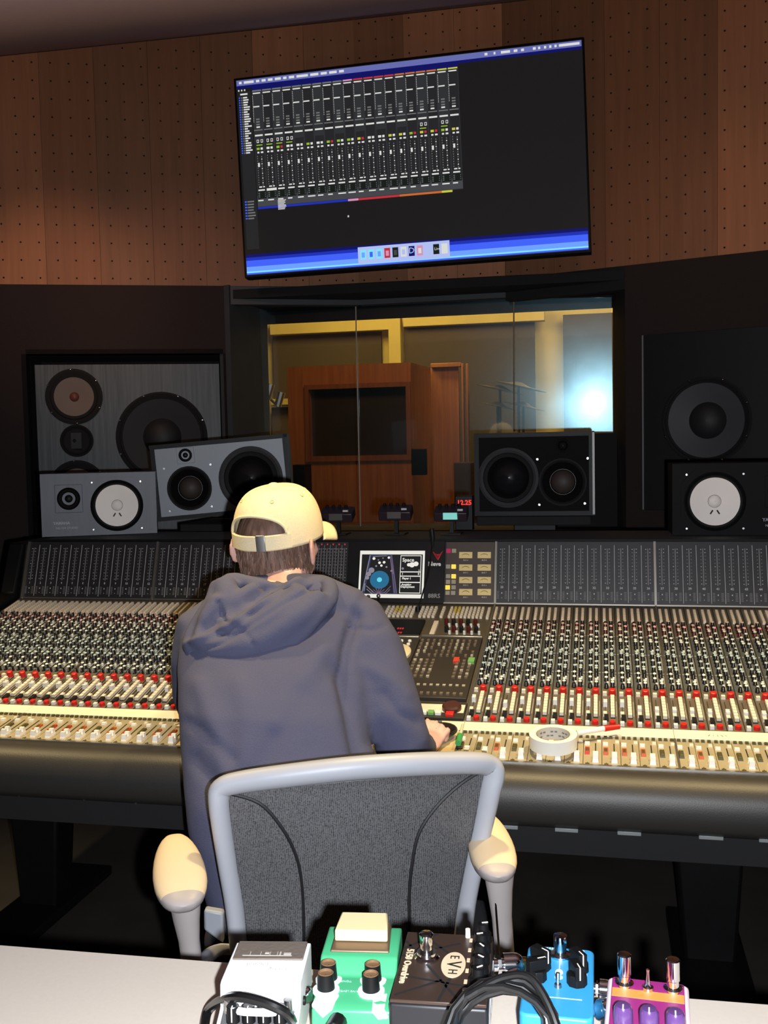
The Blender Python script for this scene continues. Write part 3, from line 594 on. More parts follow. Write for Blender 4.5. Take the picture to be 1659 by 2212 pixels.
for a_, b_, c_, mt in (((P*.2, sy(.775), 0), (.009, .0085), (.008, .0075), CREAM), ((P*.2, sy(.915), 0), (.0085, .012), (.0075, .011), CREAM), ((P*.18, sy(.975), 0), (.0085, .009), (.0078, .008), WHITEP)):
    mb = MB(); mb.frust(a_, b_, c_, .0075, mt); BTNS.append(mb.mesh('push_button'))
LEDR = glow('led_red', (255, 70, 90), 5.0)
mb = MB(); mb.cone((P*.72, sy(.262), .002), (P*.72, sy(.262), .0160), .0014, .0014, 8, KRD); mb.ell((P*.72, sy(.262), .0166), (.0016, .0016, .0012), LEDR, None, 8, 5); ME_LED = mb.mesh('signal_led')
FG = mat('fader_green', (72, 68, 36), .5); FO = mat('fader_orange', (176, 84, 44), .5); FRr = mat('fader_red', (180, 50, 36), .5)
def fy(s): return -s*flen
mb = MB(); mb.bx(.0005, P-.0005, fy(.995), fy(.23), -.01, 0, FADERM); mb.bx(P*.63, P*.69, fy(.86), fy(.42), 0, .0008, BLACKM)
for xx in (.2, .5, .83): mb.frust((P*xx, fy(.27), 0), (.0068, .0066), (.006, .006), .004, FG)
mb.frust((P*.2, fy(.44), 0), (.010, .0085), (.009, .0075), .004, WHITEP); mb.frust((P*.84, fy(.37), 0), (.008, .006), (.007, .005), .003, CREAM)
mb.bx(P*.12, P*.34, fy(.945), fy(.925), 0, .0008, FG); mb.bx(P*.2, P*.26, fy(.96), fy(.91), 0, .0009, FG)
ME_FP = mb.mesh('fader_module')
fbt = []
for mt in (FG, FO, FRr):
    mb = MB(); mb.frust((P*.21, fy(.635), 0), (.0095, .030), (.0085, .028), .004, mt); mb.frust((P*.21, fy(.635), .004), (.006, .016), (.005, .015), .001, FG if mt is not FG else CREAM if False else FG); fbt.append(mb.mesh('mute_button'))
mb = MB(); mb.frust((0, 0, 0), (.0115, .026), (.010, .022), .006, WHITEP); mb.frust((0, .007, .006), (.010, .009), (.0095, .006), .007, WHITEP); mb.frust((0, -.007, .006), (.010, .009), (.0095, .006), .007, WHITEP); ME_FC = mb.mesh('fader_cap')
def sub(me, name, par, loc=(0, 0, 0)):
    o = bpy.data.objects.new(name, me); COL.objects.link(o); o.parent = par; o.location = loc; return o
rf = random.Random(11)
smallpos = {25: .845, 26: .845, 27: .875, 36: .885, 35: .885}
def channel(n, x):
    o = sub(ME_STRIP, 'channel_strip', con); o.matrix_local = Matrix.Translation(desk(x, 0)) @ DM
    k = sub(ME_KEYS, 'key_bank', o); k['kind'] = 'stuff'
    k = sub(ME_KNOBS, 'knob_bank', o); k['kind'] = 'stuff'
    sub(ME_RED, 'red_knob', o); sub(ME_RED2, 'red_knob', o); sub(ME_COL, 'key_column', o); [sub(q_, 'push_button', o) for q_ in BTNS]
    s_ = smallpos.get(n, .846 if n < 35 else .888)+rf.uniform(-.003, .003)
    sub(ME_FCAP, 'fader_cap', o, (P*.215, sy(s_), 0))
    if n >= 33: l = sub(ME_LED, 'signal_led', o); 
    f = sub(ME_FP, 'fader_module', con); f.matrix_local = Matrix.Translation(fad(x, 0)) @ FM
    sub(rf.choice((fbt[0], fbt[0], fbt[1], fbt[1], fbt[2])), 'mute_button', f)
    sub(ME_FC, 'fader_cap', f, (P*.66, fy(.83), 0))
for i in range(24): channel(i+1, XL+(i-12)*PITCH)
for i in range(24): channel(i+25, XR+i*PITCH)
for x in (XL, XR, XR+12*PITCH, XL+12*PITCH, XL-12*PITCH):
    w_ = .0022; mb = MB()
    mb.hexa([desk(x-w_, 1, 0), desk(x+w_, 1, 0), desk(x+w_, 0, 0), desk(x-w_, 0, 0), desk(x-w_, 1, .006), desk(x+w_, 1, .006), desk(x+w_, 0, .006), desk(x-w_, 0, .006)], ALU)
    mb.hexa([fad(x-w_, 1, 0), fad(x+w_, 1, 0), fad(x+w_, .2, 0), fad(x-w_, .2, 0), fad(x-w_, 1, .002), fad(x+w_, 1, .002), fad(x+w_, .2, .002), fad(x-w_, .2, .002)], ALU); mb.build('bay_divider', con)
SCRB = mat('scribble_strip', (236, 226, 200), .55)
for x0, x1 in ((XL-12*P, XL), (XL, XL+12*P), (XL+12*P, XR), (XR, XR+12*P), (XR+12*P, XR+24*P)):
    mb = MB(); mb.hexa([fad(x0+.0005, .22, -.01), fad(x1-.0005, .22, -.01), fad(x1-.0005, .005, -.01), fad(x0+.0005, .005, -.01), fad(x0+.0005, .22, .002), fad(x1-.0005, .22, .002), fad(x1-.0005, .005, .004), fad(x0+.0005, .005, .004)], SCRB)
    mb.build('scribble_strip', con)
mb = MB(); mb.M = Matrix.Translation(-CO); mb.prism([(1.897, .735), (1.888, .735), (1.888, .7585), (1.897, .7585)], x_left, x_right, ALU); mb.build('front_trim', con)
mb = MB(); mb.M = Matrix.Translation(-CO)
pen = mat('pen_mark', (90, 84, 80), .6)
p = fad(.208, .12, .0035)+CO
for i in range(5): mb.box((p.x+i*.008, p.y, p.z), (.0009, .009 if i in (0, 2, 3) else .004, .0004), pen, Matrix.Rotation(rad(-30+20*i), 3, 'Z'))
mb.build('handwriting', con)
# left cheek
mb = MB(); mb.M = Matrix.Translation(-CO)
ck = [(3.12, .60), (1.88, .60), (1.88, .75), (2.07, .80), (2.70, .945), (2.76, 1.092), (3.12, 1.092)]
mb.prism(ck, x_left-.06, x_left-.01, BLACK); mb.build('end_cheek', con, bevel=.006)
mb = MB(); mb.M = Matrix.Translation(-CO); mb.prism(ck, x_right, x_right+.05, BLACK); mb.build('end_cheek', con, bevel=.006)
# ---- centre section
CEN = mat('centre_panel', (98, 90, 74), .45, .3, vary=.06, scale=30); CEND = mat('centre_dark', (54, 49, 44), .5, .2)
cx0, cx1 = XL+12*P+.003, XR-.003
mb = MB(); mb.hexa([desk(cx0, 1, -.012), desk(cx1, 1, -.012), desk(cx1, 0, -.012), desk(cx0, 0, -.012), desk(cx0, 1, 0), desk(cx1, 1, 0), desk(cx1, 0, 0), desk(cx0, 0, 0)], CEN)
mb.hexa([fad(cx0, 1, -.01), fad(cx1, 1, -.01), fad(cx1, .23, -.01), fad(cx0, .23, -.01), fad(cx0, 1, 0), fad(cx1, 1, 0), fad(cx1, .23, 0), fad(cx0, .23, 0)], mat('plain_beige', (196, 178, 136), .45)); cen = mb.build('centre_section', con)
def ds(px, py): p = onplane(px, py, T0, dn); return p.x, (p-T0).dot(ddn)/dlen
def dbox(x0, x1, s0_, s1_, h0, h1, mt, mb): mb.hexa([desk(x0, s1_, h0), desk(x1, s1_, h0), desk(x1, s0_, h0), desk(x0, s0_, h0), desk(x0, s1_, h1), desk(x1, s1_, h1), desk(x1, s0_, h1), desk(x0, s0_, h1)], mt)
KYEL = mat('key_yellow', (214, 190, 96), .5)
def grid(x0, x1, nx, s0_, s1_, ny, mt, name='key_bank', h=.007, fill=.78, alt=None, skip=None):
    mb = MB(); dx = (x1-x0)/nx; dsx = (s1_-s0_)/ny
    for i in range(nx):
        for j in range(ny):
            if skip and skip(i, j): continue
            mm = alt(i, j) if alt else mt
            dbox(x0+dx*(i+.5-fill/2), x0+dx*(i+.5+fill/2), s0_+dsx*(j+.5-fill/2), s0_+dsx*(j+.5+fill/2), 0, h, mm, mb)
    o = mb.build(name, cen); o['kind'] = 'stuff'; return o
grid(-.575, -.432, 12, .045, .155, 5, CREAM, alt=lambda i, j: KYEL if i in (2, 3) and j < 3 else CREAM, fill=.62, skip=lambda i, j: i == 7)
grid(-.422, -.41, 1, .045, .155, 5, CREAM, fill=.62)
grid(-.40, -.305, 9, .045, .155, 5, CREAM, fill=.62, alt=lambda i, j: KYEL if i in (1, 2) and j < 3 else CREAM); grid(-.298, -.288, 1, .05, .16, 5, CREAM, fill=.7)
grid(-.86, -.62, 14, .045, .15, 5, CREAM, fill=.6)
grid(-.43, -.415, 1, .2, .33, 7, CREAM, fill=.8)
mb = MB()
for i in range(5):
    for j in range(2):
        x = -.395+i*.019+j*.007; s_ = .215+j*.07; a = desk(x, s_, 0); mb.cone(a, desk(x, s_, .016), .006, .0055, 8, KBLK if (i+j) % 2 else KRD); b = desk(x+.009, s_+.02, 0)
        mb.cone(b, desk(x+.009, s_+.02, .009), .0036, .0034, 8, CAPG)
o = mb.build('knob_bank', cen); o['kind'] = 'stuff'
mb = MB(); dbox(-.59, -.453, .19, .36, 0, .007, BLACK, mb); dbox(-.592, -.451, .35, .366, 0, .009, ALU, mb); o = mb.build('display', cen, bevel=.001)
mb = MB(); RG = glow('display_red', (225, 40, 60), .9)
for j, s_ in enumerate((.285, .325)):
    for k in range(14):
        if (k*7+j*3) % 5 == 0: continue
        dbox(-.585+k*.0062, -.581+k*.0062, s_-.006, s_+.008, .0072, .0076, RG, mb)
dbox(-.565, -.56, .24, .25, .0072, .0076, MWH, mb); mb.build('display_digits', cen)
mb = MB(); dbox(-.60, -.448, .37, .75, 0, .006, CEND, mb)
mb.lathe([(.036, 0), (.036, .006), (.032, .009)], 28, mat('trackball_cream', (226, 214, 178), .4), Matrix.Translation(desk(-.49, .515, .006)) @ DM.to_3x3().to_4x4() @ Matrix.Scale(1.3, 4, Y3), False, True)
for k in range(6): mb.cone(desk(-.575+k*.021, .405, .006), desk(-.575+k*.021, .405, .011), .005, .0045, 10, WHITEP)
mb.cone(desk(-.470, .435, .006), desk(-.470, .435, .011), .005, .0045, 10, WHITEP)
dbox(-.52, -.462, .64, .73, .006, .012, WHITEP, mb); dbox(-.46, -.45, .62, .735, .006, .012, BLACK, mb); mb.build('pointer_panel', cen, bevel=.0008)
mb = MB(); dbox(-.444, -.29, .365, .86, 0, .010, CEND, mb); dbox(-.444, -.29, .355, .368, 0, .013, ALU, mb); ap = mb.build('assign_panel', cen, bevel=.001)
KDK = mat('key_dark', (112, 98, 80), .5)
mb = MB(); kc = random.Random(5)
for j in range(5):
    for i in range(10):
        x = -.436+i*.0148; s_ = .41+j*.032
        if j > 1 and (i+j) % 6 == 5: continue
        dbox(x-.003, x+.003, s_-.006, s_+.006, .010, .015, KDK if kc.random() > .25 else BTN, mb)
for j in range(6):
    for i in (0, 1, 2, 3, 7, 8, 9):
        x = -.436+i*.0148; s_ = .58+j*.026; dbox(x-.0035, x+.0035, s_-.005, s_+.005, .010, .014, KDK if kc.random() > .3 else BTN, mb)
for i in range(10): dbox(-.44+i*.0148, -.433+i*.0148, .765, .775, .010, .012, BTN, mb); dbox(-.44+i*.0148, -.433+i*.0148, .83, .842, .010, .014, KDK, mb)
o = mb.build('assign_keys', cen); o['kind'] = 'stuff'
mb = MB(); a = ds(985, 1441); dbox(a[0]-.006, a[0]+.007, .565, .60, .010, .017, mat('key_red', (200, 66, 46), .5), mb); mb.build('red_key', cen)
mb = MB(); a = ds(1022, 1440); dbox(-.308, -.293, .565, .60, .010, .017, mat('key_green', (110, 170, 96), .5), mb); dbox(-.445, -.43, .71, .73, .01, .014, mat('key_green', (110, 170, 96), .5), mb); mb.build('green_key', cen)
mb = MB(); dbox(-.46, -.286, .88, .985, 0, .006, CEND, mb)
for k in range(4): dbox(-.39, -.345, .905+k*.010, .910+k*.010, .006, .0066, CREAM, mb)
dbox(-.392, -.343, .895, .948, .0055, .0062, CREAM, mb)
o = mb.build('transport_panel', cen, bevel=.0006)
for k, mt in enumerate((WHITEP, WHITEP, mat('key_green', (0, 0, 0)), WHITEP)):
    mb = MB(); dbox(-.395+k*.0155, -.382+k*.0155, .953, .972, .006, .013, mt, mb); mb.build('transport_key', cen, bevel=.0006)
mb = MB(); dbox(-.329, -.300, .955, .974, .006, .013, REDK, mb) if False else dbox(-.325, -.308, .958, .980, .006, .013, REDK, mb); mb.build('record_key', cen, bevel=.0006)
mb = MB(); mb.lathe([(.021, 0), (.021, .008), (.017, .012)], 24, mat('jog_brown', (70, 40, 34), .35), Matrix.Translation(desk(-.316, .925, .006)) @ DM, False, True); mb.build('jog_wheel', cen)
mb = MB(); dbox(-.345, -.289, .895, .95, .0055, .0063, CREAM, mb); mb.build('jog_plate', cen)
for px, py in ((797, 1312), (819, 1310)):
    p = ds(px, py+14); a = desk(p[0], p[1], 0); mb = MB(); mb.tube([a, a+Vector((0, 0, .03)), a+Vector((0, -.004, .045))], .0025, BLACK, 8); mb.ell(a+Vector((0, -.004, .047)), (.006, .006, .006), STEEL, nu=10, nv=6); mb.build('toggle_lever', cen)
# ================================================================== things on the bridge
def driver(mb, c, R, cone_m, ring_m, n=40, depth=None, xa=X3, za=Z3, nrm=None, capr=.3, capm=None, ringw=.14, surr=None):
    """loudspeaker driver facing nrm"""
    nrm = nrm or xa.cross(za); T = frame(Vector(c), xa, za); dp = depth if depth is not None else R*.28
    mb.lathe([(R, 0), (R, .004), (R*(1-ringw*.5), .007), (R*(1-ringw), .003)], n, ring_m, T)
    mb.lathe([(R*(1-ringw), .003), (R*(1-ringw*1.3), .009), (R*(1-ringw*1.9), .004)], n, surr or BLACKM, T)
    mb.lathe([(R*(1-ringw*1.9), .004), (R*capr, -dp)], n, cone_m, T)
    cm = capm or cone_m
    mb.lathe([(R*capr, -dp), (R*capr*.9, -dp+R*capr*.25), (R*capr*.6, -dp+R*capr*.5), (R*capr*.25, -dp+R*capr*.62), (.0005, -dp+R*capr*.65)], n, cm, T)
def cut(objs, holes):
    """bore round driver openings; holes: (centre, axis, radius, depth) in the objects' own coordinates"""
    mbc = MB()
    for c, ax_, r_, dp in holes: ax_ = Vector(ax_).normalized(); mbc.cone(Vector(c)-ax_*.03, Vector(c)+ax_*dp, r_, r_, 40, BLACKM)
    k = mbc.build('cutter')
    for o in objs:
        o.modifiers.clear(); bl = o.modifiers.new('b', 'BOOLEAN'); bl.object = k; bl.operation = 'DIFFERENCE'; bl.solver = 'EXACT'; k.parent = o.parent; bpy.context.view_layer.update()
        me = bpy.data.meshes.new_from_object(o.evaluated_get(bpy.context.evaluated_depsgraph_get())); o.modifiers.clear(); o.data = me; me.polygons.foreach_set('use_smooth', [True]*len(me.polygons)); me.set_sharp_from_angle(angle=rad(30))
    bpy.data.objects.remove(k)
# --- near-field monitors with white cones
NSB = mat('nearfield_cabinet', (88, 92, 100), .5, vary=.08, scale=25, stretch=(2, 2, .3)); WCONE = mat('white_cone', (246, 236, 228), .65, bump=.2, scale=90); NSB2 = mat('nearfield_cabinet_dark', (16, 16, 17), .75, spec=.2, vary=.12, scale=25)
def nearfield(name, x0, x1, z0, z1, Y, label, flip, cab, yaw=0):
    t = tag(empty(name, ((x0+x1)/2, Y, z0), rad(yaw)), label, 'loudspeaker', 'white-coned near-field monitors'); o = Vector(t.location); w_ = x1-x0; h = z1-z0
    mb = MB(); d = .19; hw = .055
    mb.bx(-w_/2, w_/2, .003, d, 0, h, cab); cabo = mb.build('cabinet', t)
    s = -1 if flip else 1
    wx = s*w_*(.20 if flip else .155); 
    mb = MB(); mb.bx(-w_/2, w_/2, 0, .003, 0, h, cab); bafo = mb.build('baffle', t)
    R = .092; ry = [(R, R*.55), (R*.55, R), (-R*.55, R), (-R, R*.55), (-R, -R*.55), (-R*.55, -R), (R*.55, -R), (R, -R*.55)]
    mb = MB(); n = 8; mb.add([Vector((wx+a, 0, h*.47+b)) for a, b in ry]+[Vector((wx+a, -.004, h*.47+b)) for a, b in ry], [tuple(range(8)), tuple(range(8, 16))]+[(i, (i+1) % 8, 8+(i+1) % 8, 8+i) for i in range(8)], cab); wpo = mb.build('woofer_plate', t)
    cut([cabo, bafo, wpo], [((wx, 0, h*.47), (0, 1, 0), .079, .05)])
    mb = MB(); c = Vector((wx, -.005, h*.47)); driver(mb, c, .083, WCONE, BLACK, 44, depth=.012, capr=.2, ringw=.1)
    wf = mb.build('woofer', t)
    mb = MB()
    for a in (-1, 1): mb.box(c+Vector((a*.009, -.0005, -.030)), (.004, .002, .013), BLACK, Matrix.Rotation(rad(-32*a), 3, 'Y'))
    mb.lathe([(.0182, 0), (.0182, .001), (.0172, .001), (.0172, 0)], 30, BLACK, frame(c+Vector((0, .0095, 0)), X3, Z3)); mb.build('cone_mark', wf)
    tx = -s*w_*.26; mb = MB(); mb.bx(tx-.043, tx+.043, -.003, 0, h*.6-.045, h*.6+.045, cab); mb.build('tweeter_plate', t, bevel=.002)
    mb = MB(); driver(mb, (tx, -.003, h*.6), .036, BLACK, BLACK, 28, depth=.004, capr=.4); mb.build('tweeter', t)
    for a in (-1, 1):
        for b in (-1, 1): mb = MB(); mb.cone((wx+a*.076, -.004, h*.47+b*.076), (wx+a*.076, -.006, h*.47+b*.076), .004, .003, 8, STEEL); mb.build('screw', t)
    LM = mat('badge_grey', (150, 152, 158), .5)
    tl_ = -w_*.33 if not flip else w_*.2
    text('YAMAHA', .0125, LM, frame(Vector((tl_, -.0006, .042)), X3, Z3), t, 'badge_lettering', bold=.0004); text('NS-10M STUDIO', .0095, LM, frame(Vector((tl_+.016, -.0006, .026)), X3, Z3), t, 'badge_lettering', bold=.0001)
    return t
nearfield('nearfield_monitor', -1.764, -1.404, 1.096, 1.297, 2.985, 'small grey-blue white-coned speaker on the left end of the console bridge', False, NSB, 24)
p = atY(1452, 1002, 2.95); nearfield('nearfield_monitor', p.x, p.x+.382, 1.096, p.z, 2.95, 'black white-coned speaker on the right end of the console bridge', True, NSB2)
# --- midfield monitors
def midfield(x0, x1, z0, z1, Y, roll, label, dark):
    t = tag(empty('midfield_monitor', ((x0+x1)/2, Y, z0), rot=(0, roll, 0 if dark else rad(16))), label, 'loudspeaker', 'three-way midfield monitors'); w_ = x1-x0; h = z1-z0; s = -1 if dark else 1
    FACE = mat('satin_black', (20, 20, 21), .85, spec=.12) if dark else mat('silver_baffle', (138, 142, 148), .5, .1)
    mb = MB(); mb.bx(-w_/2, w_/2, 0.012, .32, 0, h, BLACK)
    for a0, a1, b0, b1 in ((-w_/2, w_/2, 0, .012), (-w_/2, w_/2, h-.012, h), (-w_/2, -w_/2+.014, 0, h), (w_/2-.014, w_/2, 0, h)): mb.bx(a0, a1, 0, .012, b0, b1, BLACK)
    cabo = mb.build('cabinet', t)
    mb = MB(); mb.bx(-w_/2+.017, w_/2-.017, .004, .013, .015, h-.015, FACE); bafo = mb.build('baffle', t)
    cut([cabo, bafo], [((s*w_*.21, 0, h*.46), (0, 1, 0), .105 if not dark else .092, .12), ((-s*w_*.24, 0, h*.40), (0, 1, 0), .073, .12)])
    RB = mat('rubber_ring', (48, 48, 50), .6, bump=.5, scale=120); CN = mat('dark_cone', (34, 33, 33), .35); CM = mat('glossy_cap', (26, 26, 28), .18)
    CNM = mat('paper_cone', (58, 48, 42), .6)
    mb = MB(); driver(mb, (s*w_*.21, .003, h*.46), .111 if not dark else .098, CN, RB, 48, depth=.03, capr=.62, capm=CM, ringw=.16); mb.build('woofer', t)
    mb = MB(); driver(mb, (-s*w_*.24, .003, h*.40), .077, BLACK, RB, 40, depth=.03, capr=.5, capm=CNM, ringw=.08)
    mb.lathe([(.042, 0), (.042, .002), (.041, .002), (.041, 0)], 32, mat('ring_grey', (120, 116, 112), .5), frame(Vector((-s*w_*.24, .027, h*.40)), X3, Z3)); mb.build('midrange_dome', t)
    mb = MB(); dark or mb.bx(-s*w_*.245-.03, -s*w_*.245+.03, 0, .004, h*.84-.03, h*.84+.026, FACE if not dark else BLACK); driver(mb, (-s*w_*.245, 0, h*.835), .023, BLACK, BLACK, 28, depth=.004, capr=.5, capm=CM); mb.build('tweeter', t, bevel=.001)
    for a, b in ((-.08, .07), (.08, .07), (-.075, -.078), (.07, -.075)): mb = MB(); mb.cone((-s*w_*.24+a, .004, h*.42+b), (-s*w_*.24+a, .001, h*.42+b), .005, .004, 8, STEEL); mb.build('screw', t)
    if dark: mb = MB(); mb.bx(w_/2-.006, w_/2+.001, -.001, .004, .004, h-.004, mat('edge_grey', (150, 145, 140), .4)); mb.build('edge_strip', t)
    return t
midfield(-1.512, -1.037, 1.135, 1.40, 3.3, rad(-4), 'silver-faced three-way speaker left of the window, behind the yellow cap', False)
midfield(-.406, -.018, 1.128, 1.40, 3.3, 0, 'black three-way speaker below the bright window reflection', True)
for x0, x1, zt, lb in ((-1.45, -1.1, 1.105, 'black floor pedestal carrying the silver-faced speaker behind the console'), (-.40, -.03, 1.126, 'black floor pedestal carrying the black three-way speaker behind the console')):
    t = tag(empty('speaker_pedestal', ((x0+x1)/2, 3.46, 0)), lb, 'speaker stand'); w_ = x1-x0
    mb = MB(); mb.bx(-w_/2, w_/2, -.15, .15, zt-.03, zt, BLACKM); mb.build('top_plate', t, bevel=.003)
    mb = MB(); mb.bx(-.07, .07, -.07, .07, .03, zt-.03, BLACK); mb.build('column', t, bevel=.003)
    mb = MB(); mb.bx(-w_/2, w_/2, -.15, .15, 0, .03, BLACK); mb.build('base', t, bevel=.003)
# --- main monitors in the wall
MC = Vector((0, 0, 0))
def main_monitor(P0, d, n, f, xs, zs, parts, label, wm, inset, flipx):
    a = P0+d*xs[0]; t = tag(empty('main_monitor', (a.x, a.y, zs[0])), label, 'loudspeaker', 'main monitors built into the front wall'); o = Vector(t.location)
    xa = d if n.cross(d).z < 0 else -d
    xa = (Z3.cross(n)); xa = -xa if xa.x < 0 else xa
    mb = MB(); mb.M = Matrix.Translation(-o); facet(P0, d, n, xs[0], xs[1], zs[0], zs[1], inset-.3, inset, wm, mb); cabo = mb.build('cabinet', t); hl = []
    for (px, py, rp, kind) in parts:
        c = onplane(px, py, P0+n*(inset+.001), n); rr = rp*(c-CAM).dot(FWD)/FP; hl.append((c-o, -n, rr*.95, .18))
    cut([cabo], hl)
    for (px, py, rp, kind) in parts:
        c = onplane(px, py, P0+n*(inset+.001), n); rr = rp*(c-CAM).dot(FWD)/FP; c = c-o; mb = MB()
        if kind == 'mid':
            driver(mb, c, rr, mat('mid_cone', (118, 104, 96), .7), BLACKM, 44, depth=.01, capr=.17, capm=mat('mid_cap', (110, 60, 50), .5), ringw=.16, xa=xa)
            nm = 'midrange_driver'
        elif kind == 'twt':
            driver(mb, c, rr, BLACKM, BLACKM, 40, depth=.003, capr=.3, xa=xa); mb.box(c+n*.006, (.05, .01, .07), DARKGREY); nm = 'tweeter'
        else:
            driver(mb, c, rr, mat('woofer_cone_'+kind, (44, 44, 46) if kind == 'wl' else (74, 75, 80), .6), BLACKM, 56, depth=.03, capr=.42, capm=mat('woofer_cap_'+kind, (36, 36, 38), .6), ringw=.08, xa=xa); nm = 'woofer'
        w_ob = mb.build(nm, t)
        if kind != 'twt':
            for k in range(6 if kind == 'mid' else 8):
                an = rad((35 if kind == 'mid' else 22)+k*(60 if kind == 'mid' else 45)); q_ = c+xa*(math.cos(an)*rr*.97)+Z3*(math.sin(an)*rr*.97)+n*.005; mb = MB(); mb.ell(q_, (.006, .006, .006), CHROME, nu=8, nv=6); mb.build('bolt', w_ob)
    return t
a = tl(75, 800, -.06); b = tl(473, 800, -.06); zt = tl(275, 787, -.06)[1]
main_monitor(A0, dl, nl, 0, (b[0], a[0]), (.96, zt), ((160, 857, 60, 'mid'), (166, 952, 35, 'twt'), (168, 1054, 60, 'mid'), (350, 944, 97, 'wl')), 'big black ash speaker built into the wall at left', BLACKWOOD, -.06, False)
a = tr(1391, 900, .03)[0]
main_monitor(B0, dr, nr, 0, (a, a+.75), (1.08, 1.80), ((1525, 908, 95, 'wr'),), 'big black speaker at the right edge behind the white cone', BLACK, .03, True)
mb = MB(); facet(B0, dr, nr, a-.006, a, 1.08, 1.80, .0, .036, STEEL, mb); mb.M = Matrix(); o = mb.build('edge_trim'); struct(o); o.name = 'trim_1'
# --- personal mixers
def pmix(px, py, label, lit):
    Y = 3.0; p = atY(px, py, Y); t = tag(empty('headphone_mixer', (p.x, Y, 1.0955)), label, 'headphone mixer', 'headphone mixers on the console bridge')
    z = p.z-1.0945
    mb = MB(); mb.box((0, 0, z), (.1, .05, .03), mat('mixer_box', (46, 34, 40), .45), Matrix.Rotation(rad(25), 3, 'X')); mb.build('case', t, bevel=.003)
    mb = MB(); mb.box((.0, -.024, z-.006), (.042, .012, .02), glow('lcd_teal', (140, 225, 215), .8) if lit else mat('lcd_off', (84, 78, 76), .3)); mb.build('display', t)
    for k in range(4): mb = MB(); mb.cone((-.036+k*.02, .012, z+.012), (-.036+k*.02, .008, z+.028), .006, .005, 10, BLACK); mb.build('knob', t)
    mb = MB(); mb.box((.03, -.022, z+.012), (.016, .008, .006), MWH); mb.build('name_plate', t)
    mb = MB(); mb.bx(-.006, .006, .0, .012, .004, z-.012, BLACK); mb.bx(-.03, .03, -.025, .04, 0, .004, BLACK); mb.build('stand', t)
pmix(730, 1112, 'small dark mixer box on a post, nearest to the cap brim', False); pmix(855, 1108, 'small dark mixer box on a post, middle one of the bridge', False); pmix(975, 1110, 'small mixer box with a lit teal display', True)
p = atY(1007, 1086, 3.15); t = tag(empty('led_clock', (p.x, 3.15, 1.0945)), 'small clock with glowing red digits beside the black speaker', 'clock'); z = p.z-1.0945
mb = MB(); mb.bx(-.035, .02, 0, .04, 0, z+.022, BLACK); mb.build('case', t, bevel=.002)
text('12.25', .021, glow('clock_red', (255, 50, 40), 1.6), frame(Vector((-.006, -.001, z)), X3, Z3), t, 'digits', bold=.0006)
# --- gooseneck microphone
p0 = ds(903, 1320); g0 = desk(p0[0], p0[1], 0)+CO; t = tag(empty('gooseneck_microphone', tuple(g0)), 'thin black gooseneck microphone curving up beside the red emblem', 'microphone')
pts = [Vector((0, 0, 0))]+[atY(x, y, Y)-g0 for x, y, Y in ((912, 1285, 2.68), (924, 1245, 2.67), (932, 1205, 2.66), (935, 1180, 2.66))]
mb = MB(); mb.tube(pts, .0022, BLACK, 8); mb.build('gooseneck', t); mb = MB(); mb.tube([pts[-1], atY(934, 1160, 2.66)-g0, atY(932, 1142, 2.66)-g0], [.003, .007, .006], BLACK, 10); mb.build('capsule', t)
mb = MB(); mb.cone((0, 0, 0), (0, 0, .012), .009, .007, 12, BLACK); mb.build('base', t)
# ================================================================== small things on the faders
def onfad(px, py, h=.002): p = onplane(px, py, T1+fn*h, fn); return p
p = onfad(1195, 1612, .0135); TP = mat('paper_tape', (232, 228, 216), .7)
t = empty('tape_roll', tuple(p)); t.rotation_euler = FM.to_euler(); tag(t, 'roll of white paper tape lying flat on the fader caps', 'tape roll')
mb = MB(); mb.lathe([(.046, 0), (.046, .026), (.035, .026), (.035, 0), (.046, 0)], 56, TP, Matrix.Translation((0, 0, .0))); mb.build('tape', t, sharp=50)
mb = MB(); mb.lathe([(.035, .0005), (.035, .0255), (.0325, .0255), (.0325, .0005), (.035, .0005)], 56, mat('cardboard_core', (196, 190, 176), .8)); core = mb.build('core', t)
mb = MB()
for k in range(26):
    an = 2*PI*k/26; T = Matrix.Rotation(an, 4, 'Z') @ Matrix.Translation((.0324, 0, .0)); mb.M = T
    for j in (0, 1):
        if (k+j) % 3: mb.bx(-.0006, 0, -.0028, .0025, .007+j*.008, .010+j*.008, mat('core_print', (120, 116, 110), .7))
mb.M = Matrix(); mb.build('core_print', core)
# marker
a = onfad(1246, 1596, .008)+fn*.012; b = onfad(1305, 1586, .008)+fn*.012; c = onfad(1338, 1582, .008)+fn*.012; t = tag(empty('marker_pen', tuple(a)), 'white marker pen with red cap behind the tape roll', 'marker')
mb = MB(); mb.cone((0, 0, 0), b-a, .0055, .0055, 14, WHITEP); mb.build('barrel', t); mb = MB(); mb.cone(b-a, c-a, .0062, .0052, 14, REDK); mb.build('cap', t)
a = onfad(990, 1612, .008)+fn*.006; b = onfad(1000, 1572, .01)+fn*.006; t = tag(empty('highlighter_pen', tuple(a)), 'green capped pen lying beside the mouse', 'pen')
GRN = mat('pen_green', (60, 150, 84), .4)
mb = MB(); mb.cone((0, 0, 0), (b-a)*.42, .006, .006, 12, GRN); mb.build('cap', t); mb = MB(); mb.cone((b-a)*.42, b-a, .0035, .003, 12, mat('clear_barrel', (196, 200, 180), .3)); mb.build('barrel', t)
MP = onfad(949, 1596, .002); t = tag(empty('computer_mouse', tuple(MP)), 'black computer mouse under the right hand', 'mouse')
mb = MB(); mb.ell((0, 0, .0165), (.026, .040, .016), mat('mouse_black', (30, 28, 28), .3), Matrix.Rotation(rad(-55), 3, 'Z'), 24, 12); mb.build('shell', t)
mb = MB(); mb.cone((-.004, .01, .031), (.004, .012, .031), .004, .004, 10, DARKGREY); mb.build('scroll_wheel', t)
